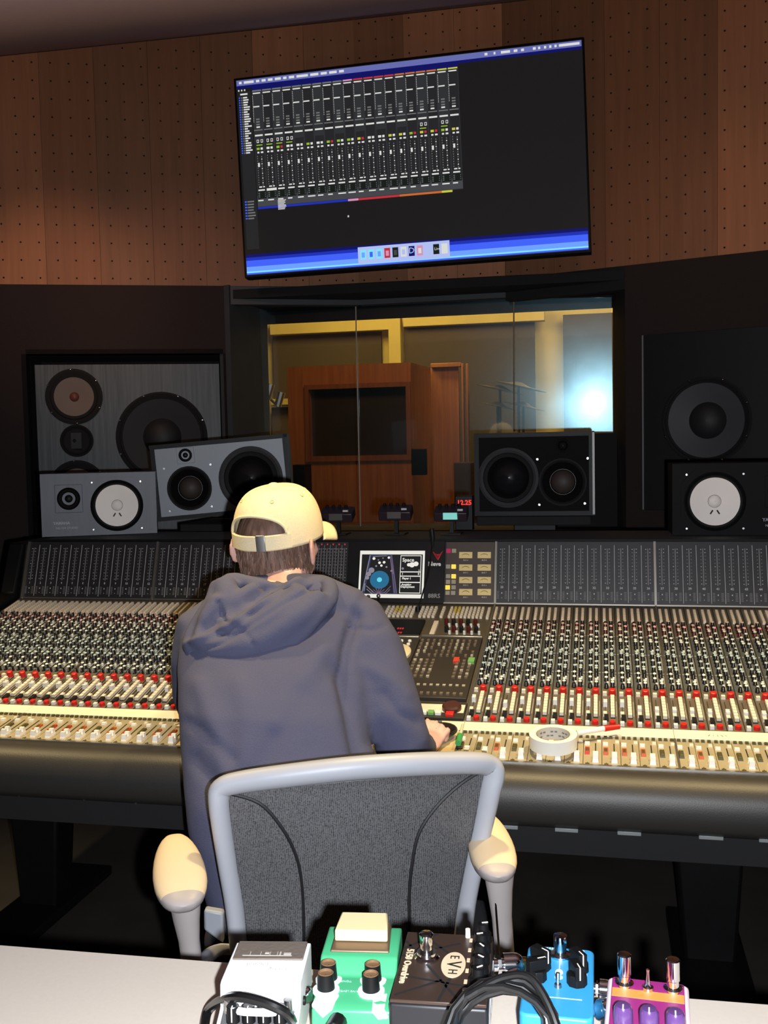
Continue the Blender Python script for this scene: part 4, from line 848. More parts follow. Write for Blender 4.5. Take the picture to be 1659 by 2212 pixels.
#@@PART2
# ================================================================== OFFICE CHAIR
FRM = mat('chair_grey_plastic', (172, 174, 182), .45, vary=.03, scale=10); PAD = mat('arm_pad_tan', (226, 205, 172), .55); POST = mat('arm_post_grey', (168, 160, 158), .45)
ch = tag(empty('office_chair', (-.33, 1.70, 0)), 'grey office chair with dark mesh back and tan arm pads behind the desk', 'chair'); HO = Vector(ch.location)
def hc(x, y, d): return atD(x, y, d)-HO
def spline(P, n=6):
    out = []
    for i in range(len(P)-1):
        p0, p1, p2, p3 = P[max(i-1, 0)], P[i], P[i+1], P[min(i+2, len(P)-1)]
        for k in range(n):
            t = k/n; out.append(.5*((2*p1)+(p2-p0)*t+(2*p0-5*p1+4*p2-p3)*t*t+(3*p1-p0-3*p2+p3)*t**3))
    return out+[P[-1]]
Lp = [hc(530, 2130, 1.60), hc(518, 2060, 1.60), hc(507, 1960, 1.59), hc(492, 1870, 1.575), hc(480, 1790, 1.56), hc(473, 1730, 1.55), hc(479, 1703, 1.55)]
Tp = [hc(520, 1690, 1.55), hc(620, 1676, 1.548), hc(760, 1660, 1.556), hc(900, 1651, 1.58), hc(1010, 1648, 1.615)]
Rp = [hc(1052, 1652, 1.635), hc(1066, 1668, 1.638), hc(1058, 1710, 1.64), hc(1043, 1780, 1.65), hc(1025, 1860, 1.66), hc(1008, 1950, 1.675), hc(998, 2050, 1.68), hc(995, 2130, 1.68)]
loop = spline(Lp+Tp+Rp, 5)
lo, to_ = Lp, Tp
mb = MB(); nL = len(loop)
rr = [.0165+.0065*math.exp(-((i/nL-.5)/.25)**2) for i in range(nL)]
mb.tube(loop, rr, FRM, 14, flat=.8); mb.build('back_frame', ch, sharp=80)
MESHM = bpy.data.materials.new('chair_mesh'); MESHM.use_nodes = True; nt = MESHM.node_tree; b = nt.nodes['Principled BSDF']
tc = nt.nodes.new('ShaderNodeTexCoord'); nz = nt.nodes.new('ShaderNodeTexNoise'); nz.inputs['Scale'].default_value = 420; nz.inputs['Detail'].default_value = 2
wv = nt.nodes.new('ShaderNodeTexWave'); wv.inputs['Scale'].default_value = 110; wv.inputs['Distortion'].default_value = 1.5
cr = nt.nodes.new('ShaderNodeValToRGB'); cr.color_ramp.elements[0].position = .4; cr.color_ramp.elements[0].color = lin((52, 50, 52)); cr.color_ramp.elements[1].position = .72; cr.color_ramp.elements[1].color = lin((104, 104, 106))
mxn = nt.nodes.new('ShaderNodeMath'); mxn.operation = 'MULTIPLY_ADD'; mxn.inputs[1].default_value = .25
nt.links.new(tc.outputs['Object'], nz.inputs['Vector']); nt.links.new(tc.outputs['Object'], wv.inputs['Vector']); nt.links.new(wv.outputs[1], mxn.inputs[0]); nt.links.new(nz.outputs[0], mxn.inputs[2])
nt.links.new(mxn.outputs[0], cr.inputs[0]); nt.links.new(cr.outputs[0], b.inputs['Base Color']); b.inputs['Roughness'].default_value = .5
# mesh: ruled between left stile and right stile, bulging away from the sitter at the lower middle
LL = spline([hc(486, 1712, 1.548)]+[hc(488, 1730, 1.55), hc(493, 1790, 1.56), hc(506, 1870, 1.575), hc(522, 1960, 1.59), hc(535, 2060, 1.60), hc(545, 2130, 1.60)], 5)
RR_ = spline([hc(1060, 1662, 1.633)]+[hc(1052, 1680, 1.638), hc(1034, 1760, 1.645), hc(1012, 1850, 1.655), hc(990, 1950, 1.67), hc(978, 2050, 1.675), hc(975, 2130, 1.68)], 5)
nu = 40; vs = []; fs = []
for j in range(len(LL)):
    t = j/(len(LL)-1)
    for i in range(nu+1):
        u = i/nu; p = LL[j].lerp(RR_[j], u); s_ = 4*u*(1-u)
        p = p - FWD*(.035*s_*(1-.5*t)) + UPV*(.010*s_*(1-t)**2)
        vs.append(p)
k = nu+1
fs = [(j*k+i, j*k+i+1, (j+1)*k+i+1, (j+1)*k+i) for j in range(len(LL)-1) for i in range(nu)]
mb = MB(); mb.add(vs, fs, MESHM); o = mb.build('back_mesh', ch, sharp=180)
sm = o.modifiers.new('thickness', 'SOLIDIFY'); sm.thickness = .002
def onmesh(px, py, lift=.002):
    # nearest point on the mesh grid by image position
    best = min(vs, key=lambda q: (topx(q+HO)[0]-px)**2+(topx(q+HO)[1]-py)**2); d_ = (best+HO-CAM).dot(FWD); return atD(px, py, d_-lift)-HO
for pts in (((487, 1712), (560, 1735), (610, 1790), (640, 1850), (652, 1910), (656, 1985), (656, 2050)), ((1058, 1656), (1000, 1690), (945, 1740), (905, 1800), (890, 1870), (884, 1940), (886, 2050))):
    mb = MB(); mb.tube(spline([onmesh(*c) for c in pts], 5), .0028, mat('seam_dark', (30, 29, 32), .6), 6); mb.build('lumbar_seam', ch)
# arms
def arm(pad, d, post, bracket, side):
    cx_, cy_, w_, h_ = pad; c = hc(cx_, cy_, d); k_ = d/FP
    mb = MB(); R = Matrix(((RGT.x, FWD.x, UPV.x), (RGT.y, FWD.y, UPV.y), (RGT.z, FWD.z, UPV.z)))
    # the pad is a long rounded body pointing away and up in view; top tan, underside grey
    ax = (Y3*.97+Z3*.02).normalized(); L = .17; base = hc(cx_, cy_+h_*.18, d)
    T = Matrix(((1, 0, 0), (0, 1, 0), (0, 0, 1)))
    vs2 = []
    for m_, up in ((PAD, True), (POST, False)):
        mb.mats.append(m_)
    nU, nV = 28, 14; hd_ = rad(117 if side < 0 else 103); AX = Vector((math.cos(hd_), math.sin(hd_), 0)); BX = Vector((math.sin(hd_), -math.cos(hd_), 0))
    for j in range(nV+1):
        th = PI*j/nV
        for i in range(nU):
            a_ = 2*PI*i/nU; sx = math.copysign(abs(math.sin(th)*math.cos(a_))**.8, math.cos(a_)); sy_ = -math.cos(th); sz = math.sin(th)*math.sin(a_)
            wd = w_*.5*k_*(1-.18*sy_); hz = .018 if sz > 0 else .034*(1-.35*(sy_+1)/2)
            vs2.append(c+AX*(sy_*.115+.02)+BX*(sx*wd)+Z3*(sz*hz+sy_*.008))
    f2 = [(j*nU+i, j*nU+(i+1) % nU, (j+1)*nU+(i+1) % nU, (j+1)*nU+i) for j in range(nV) for i in range(nU)]
    top = [f for f in f2 if sum(vs2[x].z for x in f)/4 > c.z-.008]; top = [f for f in top if (sum((vs2[x] for x in f), Vector())/4-c).dot(AX) > -.062]; ts_ = set(top); bot = [f for f in f2 if f not in ts_]
    mb.mats.clear(); mb.add(vs2, top, PAD); o = mb.build('arm_pad', ch, sharp=80)
    mb = MB(); mb.add(vs2, bot, POST); 
    P_ = [hc(*q) for q in post]
    mb.tube(P_, [.026, .021, .017, .0165, .0165][:len(P_)], POST, 14, flat=.75); mb.build('arm_post', ch, sharp=80)
    mb = MB(); B_ = spline([hc(*q) for q in bracket], 4); mb.tube(B_, .014, FRM, 10, flat=.6); mb.build('arm_bracket', ch, sharp=80)
arm((388, 1888, 112, 130), 1.50, ((398, 1935, 1.47), (402, 1985, 1.475), (408, 2030, 1.485), (415, 2085, 1.49), (420, 2160, 1.5)), ((415, 2110, 1.5), (440, 2075, 1.54), (480, 2050, 1.60), (560, 2060, 1.66)), -1)
arm((1062, 1832, 98, 118), 1.64, ((1078, 1880, 1.60), (1080, 1925, 1.60), (1084, 1980, 1.61), (1090, 2060, 1.62), (1094, 2130, 1.63)), ((1090, 2100, 1.63), (1060, 2080, 1.68), (1010, 2060, 1.72), (960, 2060, 1.74)), 1)
mb = MB(); mb.tube([hc(1068, 1915, 1.59), hc(1073, 1980, 1.59), hc(1080, 2070, 1.6)], .0018, CHROME, 8); mb.build('adjuster_rod', ch)
mb = MB(); Q = [hc(440, 1965, 1.62), hc(482, 1972, 1.62), hc(482, 2040, 1.62), hc(440, 2010, 1.62)]
mb.hexa([q_+FWD*.0 for q_ in Q]+[q_+FWD*.02 for q_ in Q], mat('shell_grey', (140, 145, 155), .5)); mb.build('back_shell', ch, bevel=.004)
mb = MB(); mb.box((-.05, .09, .395), (.42, .42, .06), mat('seat_fabric', (46, 46, 50), .9, bump=.3, scale=300), Matrix.Rotation(rad(14), 3, 'Z')); mb.build('seat', ch, bevel=.03, seg=4)
mb = MB(); mb.cone((0, .05, .07), (0, .05, .36), .028, .024, 16, BLACK); mb.box((0, .05, .35), (.2, .22, .03), BLACK); mb.build('gas_column', ch)
for k in range(5):
    a_ = 2*PI*k/5+.3; e = Vector((.31*math.cos(a_), .05+.31*math.sin(a_), .075)); mb = MB(); mb.tube([(0, .05, .10), e], [.026, .016], POST, 10); mb.build('base_arm', ch)
    mb = MB(); mb.cone(e+Vector((0, -.012, -.045)), e+Vector((0, .012, -.045)), .028, .028, 16, BLACK); mb.build('caster', ch)
# ================================================================== PERSON
pe = tag(empty('person', (-.52, 1.72, 0)), 'seated person in navy hoodie and pale yellow cap, back to the camera', 'person'); PO = Vector(pe.location)
def pc(x, y, d): return atD(x, y, d)-PO
SKIN = mat('skin', (206, 160, 148), .5, bump=.1, scale=80, vary=.06); NAVY = mat('navy_fleece', (72, 74, 98), .95, bump=.35, scale=500, vary=.07)
def remesh(mb, name, voxel, smooth, m, fn_=None):
    me = mb.mesh(name, 180); o = bpy.data.objects.new(name, me); COL.objects.link(o)
    r = o.modifiers.new('r', 'REMESH'); r.mode = 'VOXEL'; r.voxel_size = voxel
    if smooth: s_ = o.modifiers.new('s', 'SMOOTH'); s_.factor = .5; s_.iterations = smooth
    bpy.context.view_layer.update(); ev = o.evaluated_get(bpy.context.evaluated_depsgraph_get())
    nm = bpy.data.meshes.new_from_object(ev); bpy.data.objects.remove(o); nm.materials.clear(); nm.materials.append(m)
    if fn_:
        nrm = [v.normal.copy() for v in nm.vertices]
        for v, n_ in zip(nm.vertices, nrm): v.co = v.co + n_*fn_(v.co, n_)
    nm.polygons.foreach_set('use_smooth', [True]*len(nm.polygons)); nm.update()
    o = bpy.data.objects.new(name, nm); COL.objects.link(o); o.parent = pe; return o
def ring(mb, rings, m, n=28):
    """rings: (xc, y, d, halfwidth_px, thickness_m)"""
    vs = []
    for (x, y, d, hw, th) in rings:
        c = pc(x, y, d); hw_ = hw*d/FP
        for i in range(n):
            a_ = 2*PI*i/n; ca, sa = math.cos(a_), math.sin(a_)
            vs.append(c+RGT*(hw_*math.copysign(abs(ca)**.85, ca))+Vector((FWD.x, FWD.y, 0)).normalized()*(th*math.copysign(abs(sa)**.9, sa)))
    k_ = len(rings); fs = [(j*n+i, j*n+(i+1) % n, (j+1)*n+(i+1) % n, (j+1)*n+i) for j in range(k_-1) for i in range(n)]
    fs += [tuple(range(n-1, -1, -1)), tuple(range((k_-1)*n, k_*n))]; mb.add(vs, fs, m)
torso = [(597, 1280, 2.03, 70, .05), (600, 1300, 2.01, 150, .075), (602, 1322, 1.985, 190, .095), (600, 1370, 1.96, 208, .11), (592, 1440, 1.92, 208, .12), (592, 1520, 1.865, 206, .12), (600, 1620, 1.815, 210, .11), (604, 1720, 1.765, 204, .10), (600, 1800, 1.745, 190, .10), (615, 1870, 1.735, 186, .10), (632, 1940, 1.73, 186, .105), (640, 1985, 1.73, 180, .10)]
mb = MB(); ring(mb, torso, NAVY)
k_ = 2.0/FP
def arm_t(mb, pts, m, sc=1.0): mb.tube([pc(x, y, d) for x, y, d, r in pts], [r*sc for *_, r in pts], m, 16)
RA = [(720, 1330, 1.99, .055), (770, 1352, 1.985, .066), (800, 1410, 1.95, .066), (822, 1480, 1.92, .064), (848, 1550, 1.89, .060), (868, 1602, 1.885, .056), (888, 1622, 1.92, .046), (905, 1616, 1.965, .035), (918, 1609, 1.99, .028)]
LA = [(480, 1340, 1.99, .055), (440, 1362, 1.98, .058), (428, 1430, 1.99, .056), (428, 1500, 2.01, .052), (440, 1540, 2.05, .048), (480, 1548, 2.12, .042), (540, 1520, 2.2, .034)]
arm_t(mb, RA, NAVY); arm_t(mb, LA, NAVY)
# trapezius slope
mb.tube([pc(520, 1296, 2.0), pc(600, 1290, 2.03), pc(690, 1296, 2.0), pc(760, 1325, 1.98)], [.045, .05, .052, .05], NAVY, 14)
folds = [(((768, 1330), (745, 1400), (742, 1470), (760, 1560), (778, 1650)), 16, -.016), (((700, 1400), (650, 1480), (600, 1560)), 22, .006), (((720, 1440), (770, 1520), (800, 1600)), 18, -.007), (((640, 1500), (590, 1600), (560, 1700)), 22, -.005), (((830, 1500), (860, 1540), (900, 1560)), 12, -.005), (((790, 1440), (850, 1470), (880, 1500)), 14, .004),
         (((430, 1480), (470, 1600), (500, 1720)), 20, .006), (((420, 1640), (470, 1700), (540, 1740)), 16, -.006), (((745, 1340), (768, 1352), (800, 1362), (828, 1352)), 5, -.004), (((720, 1280), (690, 1330), (640, 1385)), 12, -.005), (((770, 1290), (740, 1360), (730, 1430)), 12, .005), (((520, 1480), (540, 1560), (530, 1640)), 24, .005), (((404, 1560), (440, 1580), (500, 1640)), 12, -.005)]
def segd(px, py, pts):
    best = 1e9
    for (ax_, ay), (bx_, by) in zip(pts[:-1], pts[1:]):
        vx, vy = bx_-ax_, by-ay; t = max(0, min(1, ((px-ax_)*vx+(py-ay)*vy)/(vx*vx+vy*vy))); best = min(best, math.hypot(px-ax_-t*vx, py-ay-t*vy))
    return best
def fold(co, n_):
    P_ = co+PO; d_ = -noise.noise(P_*9)*.003-noise.noise(P_*22)*.0012
    if n_.dot(FWD) < .3:
        x, y = topx(P_)
        for pts, w_, h_ in folds:
            e = segd(x, y, pts)
            if e < w_*2.5: d_ += h_*math.exp(-(e/w_)**2)
    return d_
hood = remesh(mb, 'hoodie', .0075, 6, NAVY, fold)
# hood lying on the upper back
mb = MB()
def tb(pts, r, m=NAVY): mb.tube(spline([pc(*q) for q in pts], 4), r, m, 12)
ring_r = .018
tb([(474, 1262, 1.975), (462, 1300, 1.95), (430, 1345, 1.93), (412, 1390, 1.91), (430, 1415, 1.885), (490, 1428, 1.865), (560, 1420, 1.86), (630, 1385, 1.87), (680, 1335, 1.89), (712, 1290, 1.93), (706, 1262, 1.98)], ring_r)
tb([(480, 1300, 1.93), (450, 1350, 1.905), (450, 1395, 1.88), (520, 1400, 1.86), (590, 1375, 1.865), (650, 1330, 1.88), (690, 1290, 1.92)], .026)
tb([(480, 1340, 1.9), (540, 1365, 1.875), (600, 1330, 1.885), (660, 1285, 1.915)], .027)
tb([(486, 1262, 1.97), (492, 1290, 1.94), (500, 1330, 1.91), (560, 1320, 1.90), (610, 1310, 1.905), (660, 1282, 1.94)], .024)
tb([(486, 1266, 1.975), (505, 1256, 2.0), (560, 1268, 1.975), (620, 1274, 1.96), (680, 1270, 1.98), (716, 1280, 2.0)], .018)
tb([(560, 1280, 1.95), (530, 1300, 1.93), (520, 1320, 1.915)], .026); tb([(600, 1290, 1.94), (570, 1315, 1.92)], .028)
hf = [(((404, 1392), (470, 1362), (520, 1335), (560, 1305), (610, 1275), (655, 1246)), 7, .009), (((440, 1355), (500, 1318), (550, 1290), (600, 1262)), 16, -.012), (((470, 1300), (478, 1330), (500, 1352)), 6, -.006), (((505, 1345), (540, 1380), (560, 1415)), 4, -.003), (((415, 1412), (480, 1390), (540, 1352), (620, 1300), (690, 1262)), 5, -.004)]
def hfold(co, n_):
    P_ = co+PO; d_ = -noise.noise(P_*14)*.003
    if n_.dot(FWD) < .5:
        x, y = topx(P_)
        for pts, w_, h_ in hf:
            e = segd(x, y, pts)
            if e < w_*2.5: d_ += h_*math.exp(-(e/w_)**2)
    return d_
hd = remesh(mb, 'hood', .0055, 7, NAVY, hfold)
# --- head frame
HC = pc(600, 1165, 2.09)
hy, hp = rad(-14), rad(9)
HR = Matrix.Rotation(hy, 3, 'Z') @ Matrix.Rotation(hp, 3, 'X')
def hp_(x, y, z): return HC+HR @ Vector((x, y, z))
mb = MB()
mb.ell(hp_(0, .008, .010), (.0745, .090, .076), SKIN, HR, 28, 18); mb.ell(hp_(0, .028, -.055), (.056, .066, .062), SKIN, HR, 24, 14)
mb.ell(hp_(0, .072, -.098), (.022, .018, .016), SKIN, HR); mb.cone(hp_(0, .098, -.005), hp_(0, .112, -.038), .008, .013, 10, SKIN); mb.ell(hp_(0, .116, -.036), (.013, .012, .010), SKIN, HR, 12, 8)
mb.ell(hp_(0, .089, -.066), (.024, .010, .006), SKIN, HR, 14, 8); mb.ell(hp_(0, .088, -.076), (.021, .010, .007), SKIN, HR, 14, 8)
for s_ in (-1, 1): mb.ell(hp_(s_*.03, .094, -.002), (.016, .008, .007), SKIN, HR, 12, 8); mb.ell(hp_(s_*.034, .070, -.038), (.018, .016, .018), SKIN, HR, 12, 8)
mb.tube([hp_(0, .0, -.04), pc(612, 1225, 2.085), pc(608, 1275, 2.055), pc(605, 1330, 2.0)], [.058, .056, .060, .07], SKIN, 20)
ring(mb, [(x, y, d, hw*.80, th*.74) for x, y, d, hw, th in torso[1:]], SKIN)
arm_t(mb, RA[:-1]+[(908, 1618, 1.965, .034), (918, 1618, 1.98, .030)], SKIN, .70); arm_t(mb, LA+[(575, 1508, 2.24, .03)], SKIN, .70)
# ears
for s_ in (-1, 1):
    c = hp_(s_*.083, -.010, -.020); E = HR @ Matrix.Rotation(rad(22*s_), 3, 'Z')
    mb.ell(c+HR @ Vector((s_*.006, -.006, 0)), (.0055, .017, .031), SKIN, E, 16, 10)
    mb.tube([c+E @ Vector((s_*.005, -.014+.012*math.cos(t)*-1, .026*math.sin(t))) for t in [x*.35-1.2 for x in range(9)]], .0042, SKIN, 8)
    mb.ell(hp_(s_*.076, .0, -.040), (.006, .009, .010), SKIN, HR, 10, 6)
# hands: right on the mouse
def hand(w0, dirv, side, up, scale=1.0, spread=.19, curl=.9):
    d_ = dirv.normalized(); s_ = (d_.cross(up)).normalized()*side; u_ = up.normalized()
    pm = w0+d_*.045*scale
    R = Matrix((s_, d_, u_)).transposed(); mb.ell(pm, (.037*scale, .050*scale, .017*scale), SKIN, R, 18, 12)
    L = (.072, .080, .074, .058)
    for k in range(4):
        off_ = (-.027+.018*k); a_ = -spread+spread*.66*k/1.0*.8; f = (d_*math.cos(a_)+s_*math.sin(a_)).normalized()
        p0_ = pm+s_*off_*scale+d_*.032*scale+u_*.002; l = L[k]*scale
        p1_ = p0_+f*l*.42+u_*.010; p2_ = p1_+(f*math.cos(curl)-u_*math.sin(curl))*l*.34; p3_ = p2_+(f*math.cos(curl*1.5)-u_*math.sin(curl*1.5))*l*.26
        mb.tube([p0_-f*.02, p0_, p1_, p2_, p3_], [.0085*scale, .0092*scale, .0088*scale, .008*scale, .0068*scale], SKIN, 10); mb.ell(p3_, (.0066*scale,)*3, SKIN, None, 8, 6); mb.ell(p1_, (.0088*scale,)*3, SKIN, None, 8, 6)
    t0 = pm-s_*.026*scale-d_*.018*scale; t1 = t0-s_*.022*scale+d_*.024*scale-u_*.004; t2 = t1-s_*.004*scale+d_*.026*scale-u_*.010; t3 = t2+d_*.018*scale-u_*.004
    mb.tube([t0, t1, t2, t3], [.013*scale, .0115*scale, .0098*scale, .0075*scale], SKIN, 10); mb.ell(t3, (.0075*scale,)*3, SKIN, None, 8, 6)
hw0 = pc(910, 1622, 1.965); hand(hw0, (MP-PO)+Vector((.0, .0, .022))-hw0, 1, Z3+RGT*.3, .74, curl=1.15)
hand(pc(570, 1508, 2.235), Vector((.5, 1, -.15)), -1, Z3, .95)
# legs
def limb(pts, m): mb.tube([Vector(p_)-PO for p_ in pts], [.078, .072, .058, .052, .04, .036], m, 16)
hip = pc(640, 1975, 1.74)+PO; hip.z = .52
legs = []
for s_ in (-1, 1):
    kx = hip.x+s_*.12; legs.append([(hip.x+s_*.07, hip.y+.0, .51), (hip.x+s_*.1, hip.y+.2, .50), (kx, hip.y+.40, .48), (kx, hip.y+.44, .42), (kx, hip.y+.42, .2), (kx, hip.y+.40, .08)])
for l in legs: limb(l, SKIN)
body = remesh(mb, 'body', .0042, 3, SKIN)
mb = MB()
for l in legs: mb.tube([Vector(p_)-PO for p_ in l], [.082, .078, .070, .064, .054, .052], mat('dark_jeans', (40, 42, 54), .9, bump=.4, scale=400), 18)
mb.ell(hip-PO+Vector((0, .01, -.01)), (.17, .13, .09), MATS['dark_jeans']); remesh(mb, 'trousers', .012, 4, MATS['dark_jeans'])
for l in legs:
    p_ = Vector(l[-1])-PO; mb = MB(); mb.ell(p_+Vector((0, .07, -.035)), (.045, .13, .045), WHITEP, None, 18, 10); mb.M = Matrix.Translation(Vector((p_.x, p_.y+.07, .006))); mb.lathe([(.045, 0), (.045, .02)], 20, BLACK, Matrix.Scale(2.9, 4, Y3), True, True); mb.build('shoe', pe)
# eyes and lips
for s_ in (-1, 1): mb = MB(); mb.ell(hp_(s_*.03, .0985, -.002), (.010, .006, .0045), WHITEP, HR, 12, 8); mb.ell(hp_(s_*.03, .1035, -.002), (.004, .002, .004), BLACK, HR, 10, 6); mb.build('eye', pe)
# hair
HAIR = mat('brown_hair', (104, 78, 66), .6, bump=1.0, scale=90, vary=.35, stretch=(1, 1, .22))
mb = MB(); nU, nV = 64, 26; vs3 = []; rh = random.Random(2)
for j in range(nV+1):
    v = j/nV; z = .085-.212*v
    for i in range(nU+1):
        a_ = rad(-96+192*i/nU)*(1-.25*max(0, v-.45))            # around the back of the head
        rx = .0815*(1-.12*max(0, v-.4)-.34*max(0, v-.66)); ry_ = .097*(1-.06*max(0, v-.4)-.42*max(0, v-.62))
        n_ = noise.noise(Vector((a_*9, v*3, 1)))*.003+noise.noise(Vector((a_*26, v*6, 5)))*.0016
        rz_ = math.sqrt(max(.02, 1-(max(0, z)/.088)**2)); rx *= rz_; ry_ *= rz_
        low = .02*abs(math.sin(a_*.9))**3
        vs3.append(hp_(math.sin(a_)*(rx+n_), -math.cos(a_)*(ry_+n_)+.004, z*(1 if v < .6 else 1)+low*v-.0))
kk = nU+1; mb.add(vs3, [(j*kk+i, j*kk+i+1, (j+1)*kk+i+1, (j+1)*kk+i) for j in range(nV) for i in range(nU)], HAIR)
hr = mb.build('hair', pe, sharp=180)
mb = MB()
for k in range(620):
    a_ = rad(rh.uniform(-95, 95)); v = rh.uniform(.3, 1.0); i = min(nU-1, max(0, int((a_+rad(96))/rad(192)*nU))); j = min(nV-1, int(v*nV)); p_ = vs3[j*kk+i]; q_ = vs3[min(nV, j+3)*kk+min(nU, max(0, i+rh.choice((-1, 0, 1))))]
    d_ = (q_-p_); 
    if d_.length < 1e-4: d_ = Vector((0, 0, -.02))
    d_ = d_.normalized(); o_ = (p_-HC); o_.z = 0; o_.normalize(); L_ = rh.uniform(.014, .028)
    if v > .9: L_ *= .6
    mb.tube([p_-o_*.001, p_+d_*L_*.5+o_*.0028, p_+d_*L_+o_*rh.uniform(.0005, .003)], [.0017, .0014, .0003], HAIR, 4)
o = mb.build('hair_strands', hr); o['kind'] = 'stuff'
# cap
CAPM = mat('cap_cotton', (224, 206, 168), .85, bump=.25, scale=350, vary=.05)
cp = bpy.data.objects.new('baseball_cap', None); COL.objects.link(cp); cp.parent = pe
mb = MB(); nU, nV = 120, 44; vsc = []
def capp(a_, t, r=1.0):     # a from back, t 0 base .. 1 top
    rz = math.sin(t*PI/2)**.92*.114; rr_ = math.cos(t*PI/2)**.62; rr_ *= 1+.02*math.sin(t*PI)
    seam = 1-.012*abs(math.cos(3*a_))**18*math.cos(t*PI/2)
    return hp_(math.sin(a_)*.0885*rr_*r*seam, -math.cos(a_)*(.107 if abs(a_) > PI/2 else .104)*rr_*r*seam+.006, -.001+rz)
for j in range(nV+1):
    for i in range(nU): vsc.append(capp(2*PI*i/nU-PI, j/nV*.995))
def ophole(a_, t): return (a_/rad(47))**2+((t-.165)/.235)**2 < 1 and t > .165
fsc = []
for j in range(nV):
    for i in range(nU):
        a_ = 2*PI*(i+.5)/nU-PI; t = (j+.5)/nV
        if ophole(a_, t): continue
        fsc.append((j*nU+i, j*nU+(i+1) % nU, (j+1)*nU+(i+1) % nU, (j+1)*nU+i))
mb.add(vsc, fsc, CAPM); cr_ = mb.build('crown', cp, sharp=70); sl = cr_.modifiers.new('t', 'SOLIDIFY'); sl.thickness = .002
mb = MB(); pts = [capp(rad(47)*math.cos(PI*k/28), .165+.235*math.sin(PI*k/28), 1.006) for k in range(29)]; mb.tube(pts, .0032, CAPM, 8); mb.build('opening_binding', cp, sharp=80)
mb = MB(); 
def band(a0, a1, t0, t1, r0, mtl, n=24):
    vv = []; 
    for k in range(n+1):
        a_ = a0+(a1-a0)*k/n
        for t, r in ((t0, r0), (t1, r0), (t1, r0+.03), (t0, r0+.03)): vv.append(capp(a_, t, r))
    ff = [(k*4+c, k*4+(c+1) % 4, (k+1)*4+(c+1) % 4, (k+1)*4+c) for k in range(n) for c in range(4)]+[(0, 1, 2, 3), tuple(n*4+c for c in (3, 2, 1, 0))]
    mb.add(vv, ff, mtl)
band(rad(-52), rad(52), .012, .15, 1.0, CAPM, 30); mb.build('strap', cp)
mb = MB(); band(rad(8), rad(20), .0, .17, 1.02, STEEL, 4); mb.build('buckle', cp, bevel=.001)
mb = MB(); mb.ell(hp_(0, .006, .113), (.012, .012, .006), CAPM, HR, 16, 8); mb.build('top_button', cp)
for a_ in (-150, -90, -38, 32, 90, 150):
    mb = MB(); c = capp(rad(a_), .60, 1.004); n_ = (c-hp_(0, .006, .0)).normalized(); mb.tube([c+n_.cross(Z3).normalized()*.0035*math.cos(t)+n_.cross(n_.cross(Z3)).normalized()*.0035*math.sin(t) for t in [2*PI*k/10 for k in range(10)]], .0011, mat('eyelet_thread', (196, 178, 130), .8), 5, closed=True); mb.build('eyelet', cp)
mb = MB(); nb = 20; vv = []
for j in range(9):
    v = j/8
    for i in range(nb+1):
        u = i/nb*2-1; x = u*.078*(1-.12*v*abs(u)); yb2 = .104*math.sqrt(max(0, 1-(x/.0885)**2))*.985+.006; yf = yb2+.075*v*(1-.25*u*u)
        vv.append(hp_(x, yf, .006-.018*u*u*(1+.4*v)-.012*v))
mb.add(vv, [(j*(nb+1)+i, j*(nb+1)+i+1, (j+1)*(nb+1)+i+1, (j+1)*(nb+1)+i) for j in range(8) for i in range(nb)], CAPM); o = mb.build('brim', cp, sharp=180); sl = o.modifiers.new('t', 'SOLIDIFY'); sl.thickness = .004; sl.offset = 0
# ================================================================== TABLE
TZ = .82; ta = atZ(0, 2040, TZ); tb_ = atZ(1659, 2168, TZ)
tt = tag(empty('producer_desk', (-.4, .55, 0)), 'pale grey laminate desk across the bottom of the picture', 'desk'); TO = Vector(tt.location)
LAM = mat('grey_laminate', (214, 202, 188), .5, vary=.02, scale=200)
mb = MB(); mb.M = Matrix.Translation(-TO); sl_ = (tb_.y-ta.y)/(tb_.x-ta.x); xl, xr = -1.7, 1.1
mb.hexa([(xl, .02, TZ-.03), (xr, .02, TZ-.03), (xr, ta.y+sl_*(xr-ta.x), TZ-.03), (xl, ta.y+sl_*(xl-ta.x), TZ-.03), (xl, .02, TZ), (xr, .02, TZ), (xr, ta.y+sl_*(xr-ta.x), TZ), (xl, ta.y+sl_*(xl-ta.x), TZ)], LAM); mb.build('desk_top', tt, bevel=.002)
for x in (-1.6, 1.0):
    for y in (.1, .86): mb = MB(); mb.M = Matrix.Translation(-TO); mb.bx(x-.025, x+.025, y-.025, y+.025, 0, TZ-.03, BLACK); mb.build('leg', tt)
# ================================================================== PEDALS
def pedal(name, px, py, h, rz, label):
    p_ = atZ(px, py, TZ+h); return tag(empty(name, (p_.x, p_.y, TZ), rad(rz)), label, 'effects pedal', 'effects pedals along the desk edge')
def prismx(mb, poly, w_, m): mb.prism(poly, -w_/2, w_/2, m)
JP = CHROME
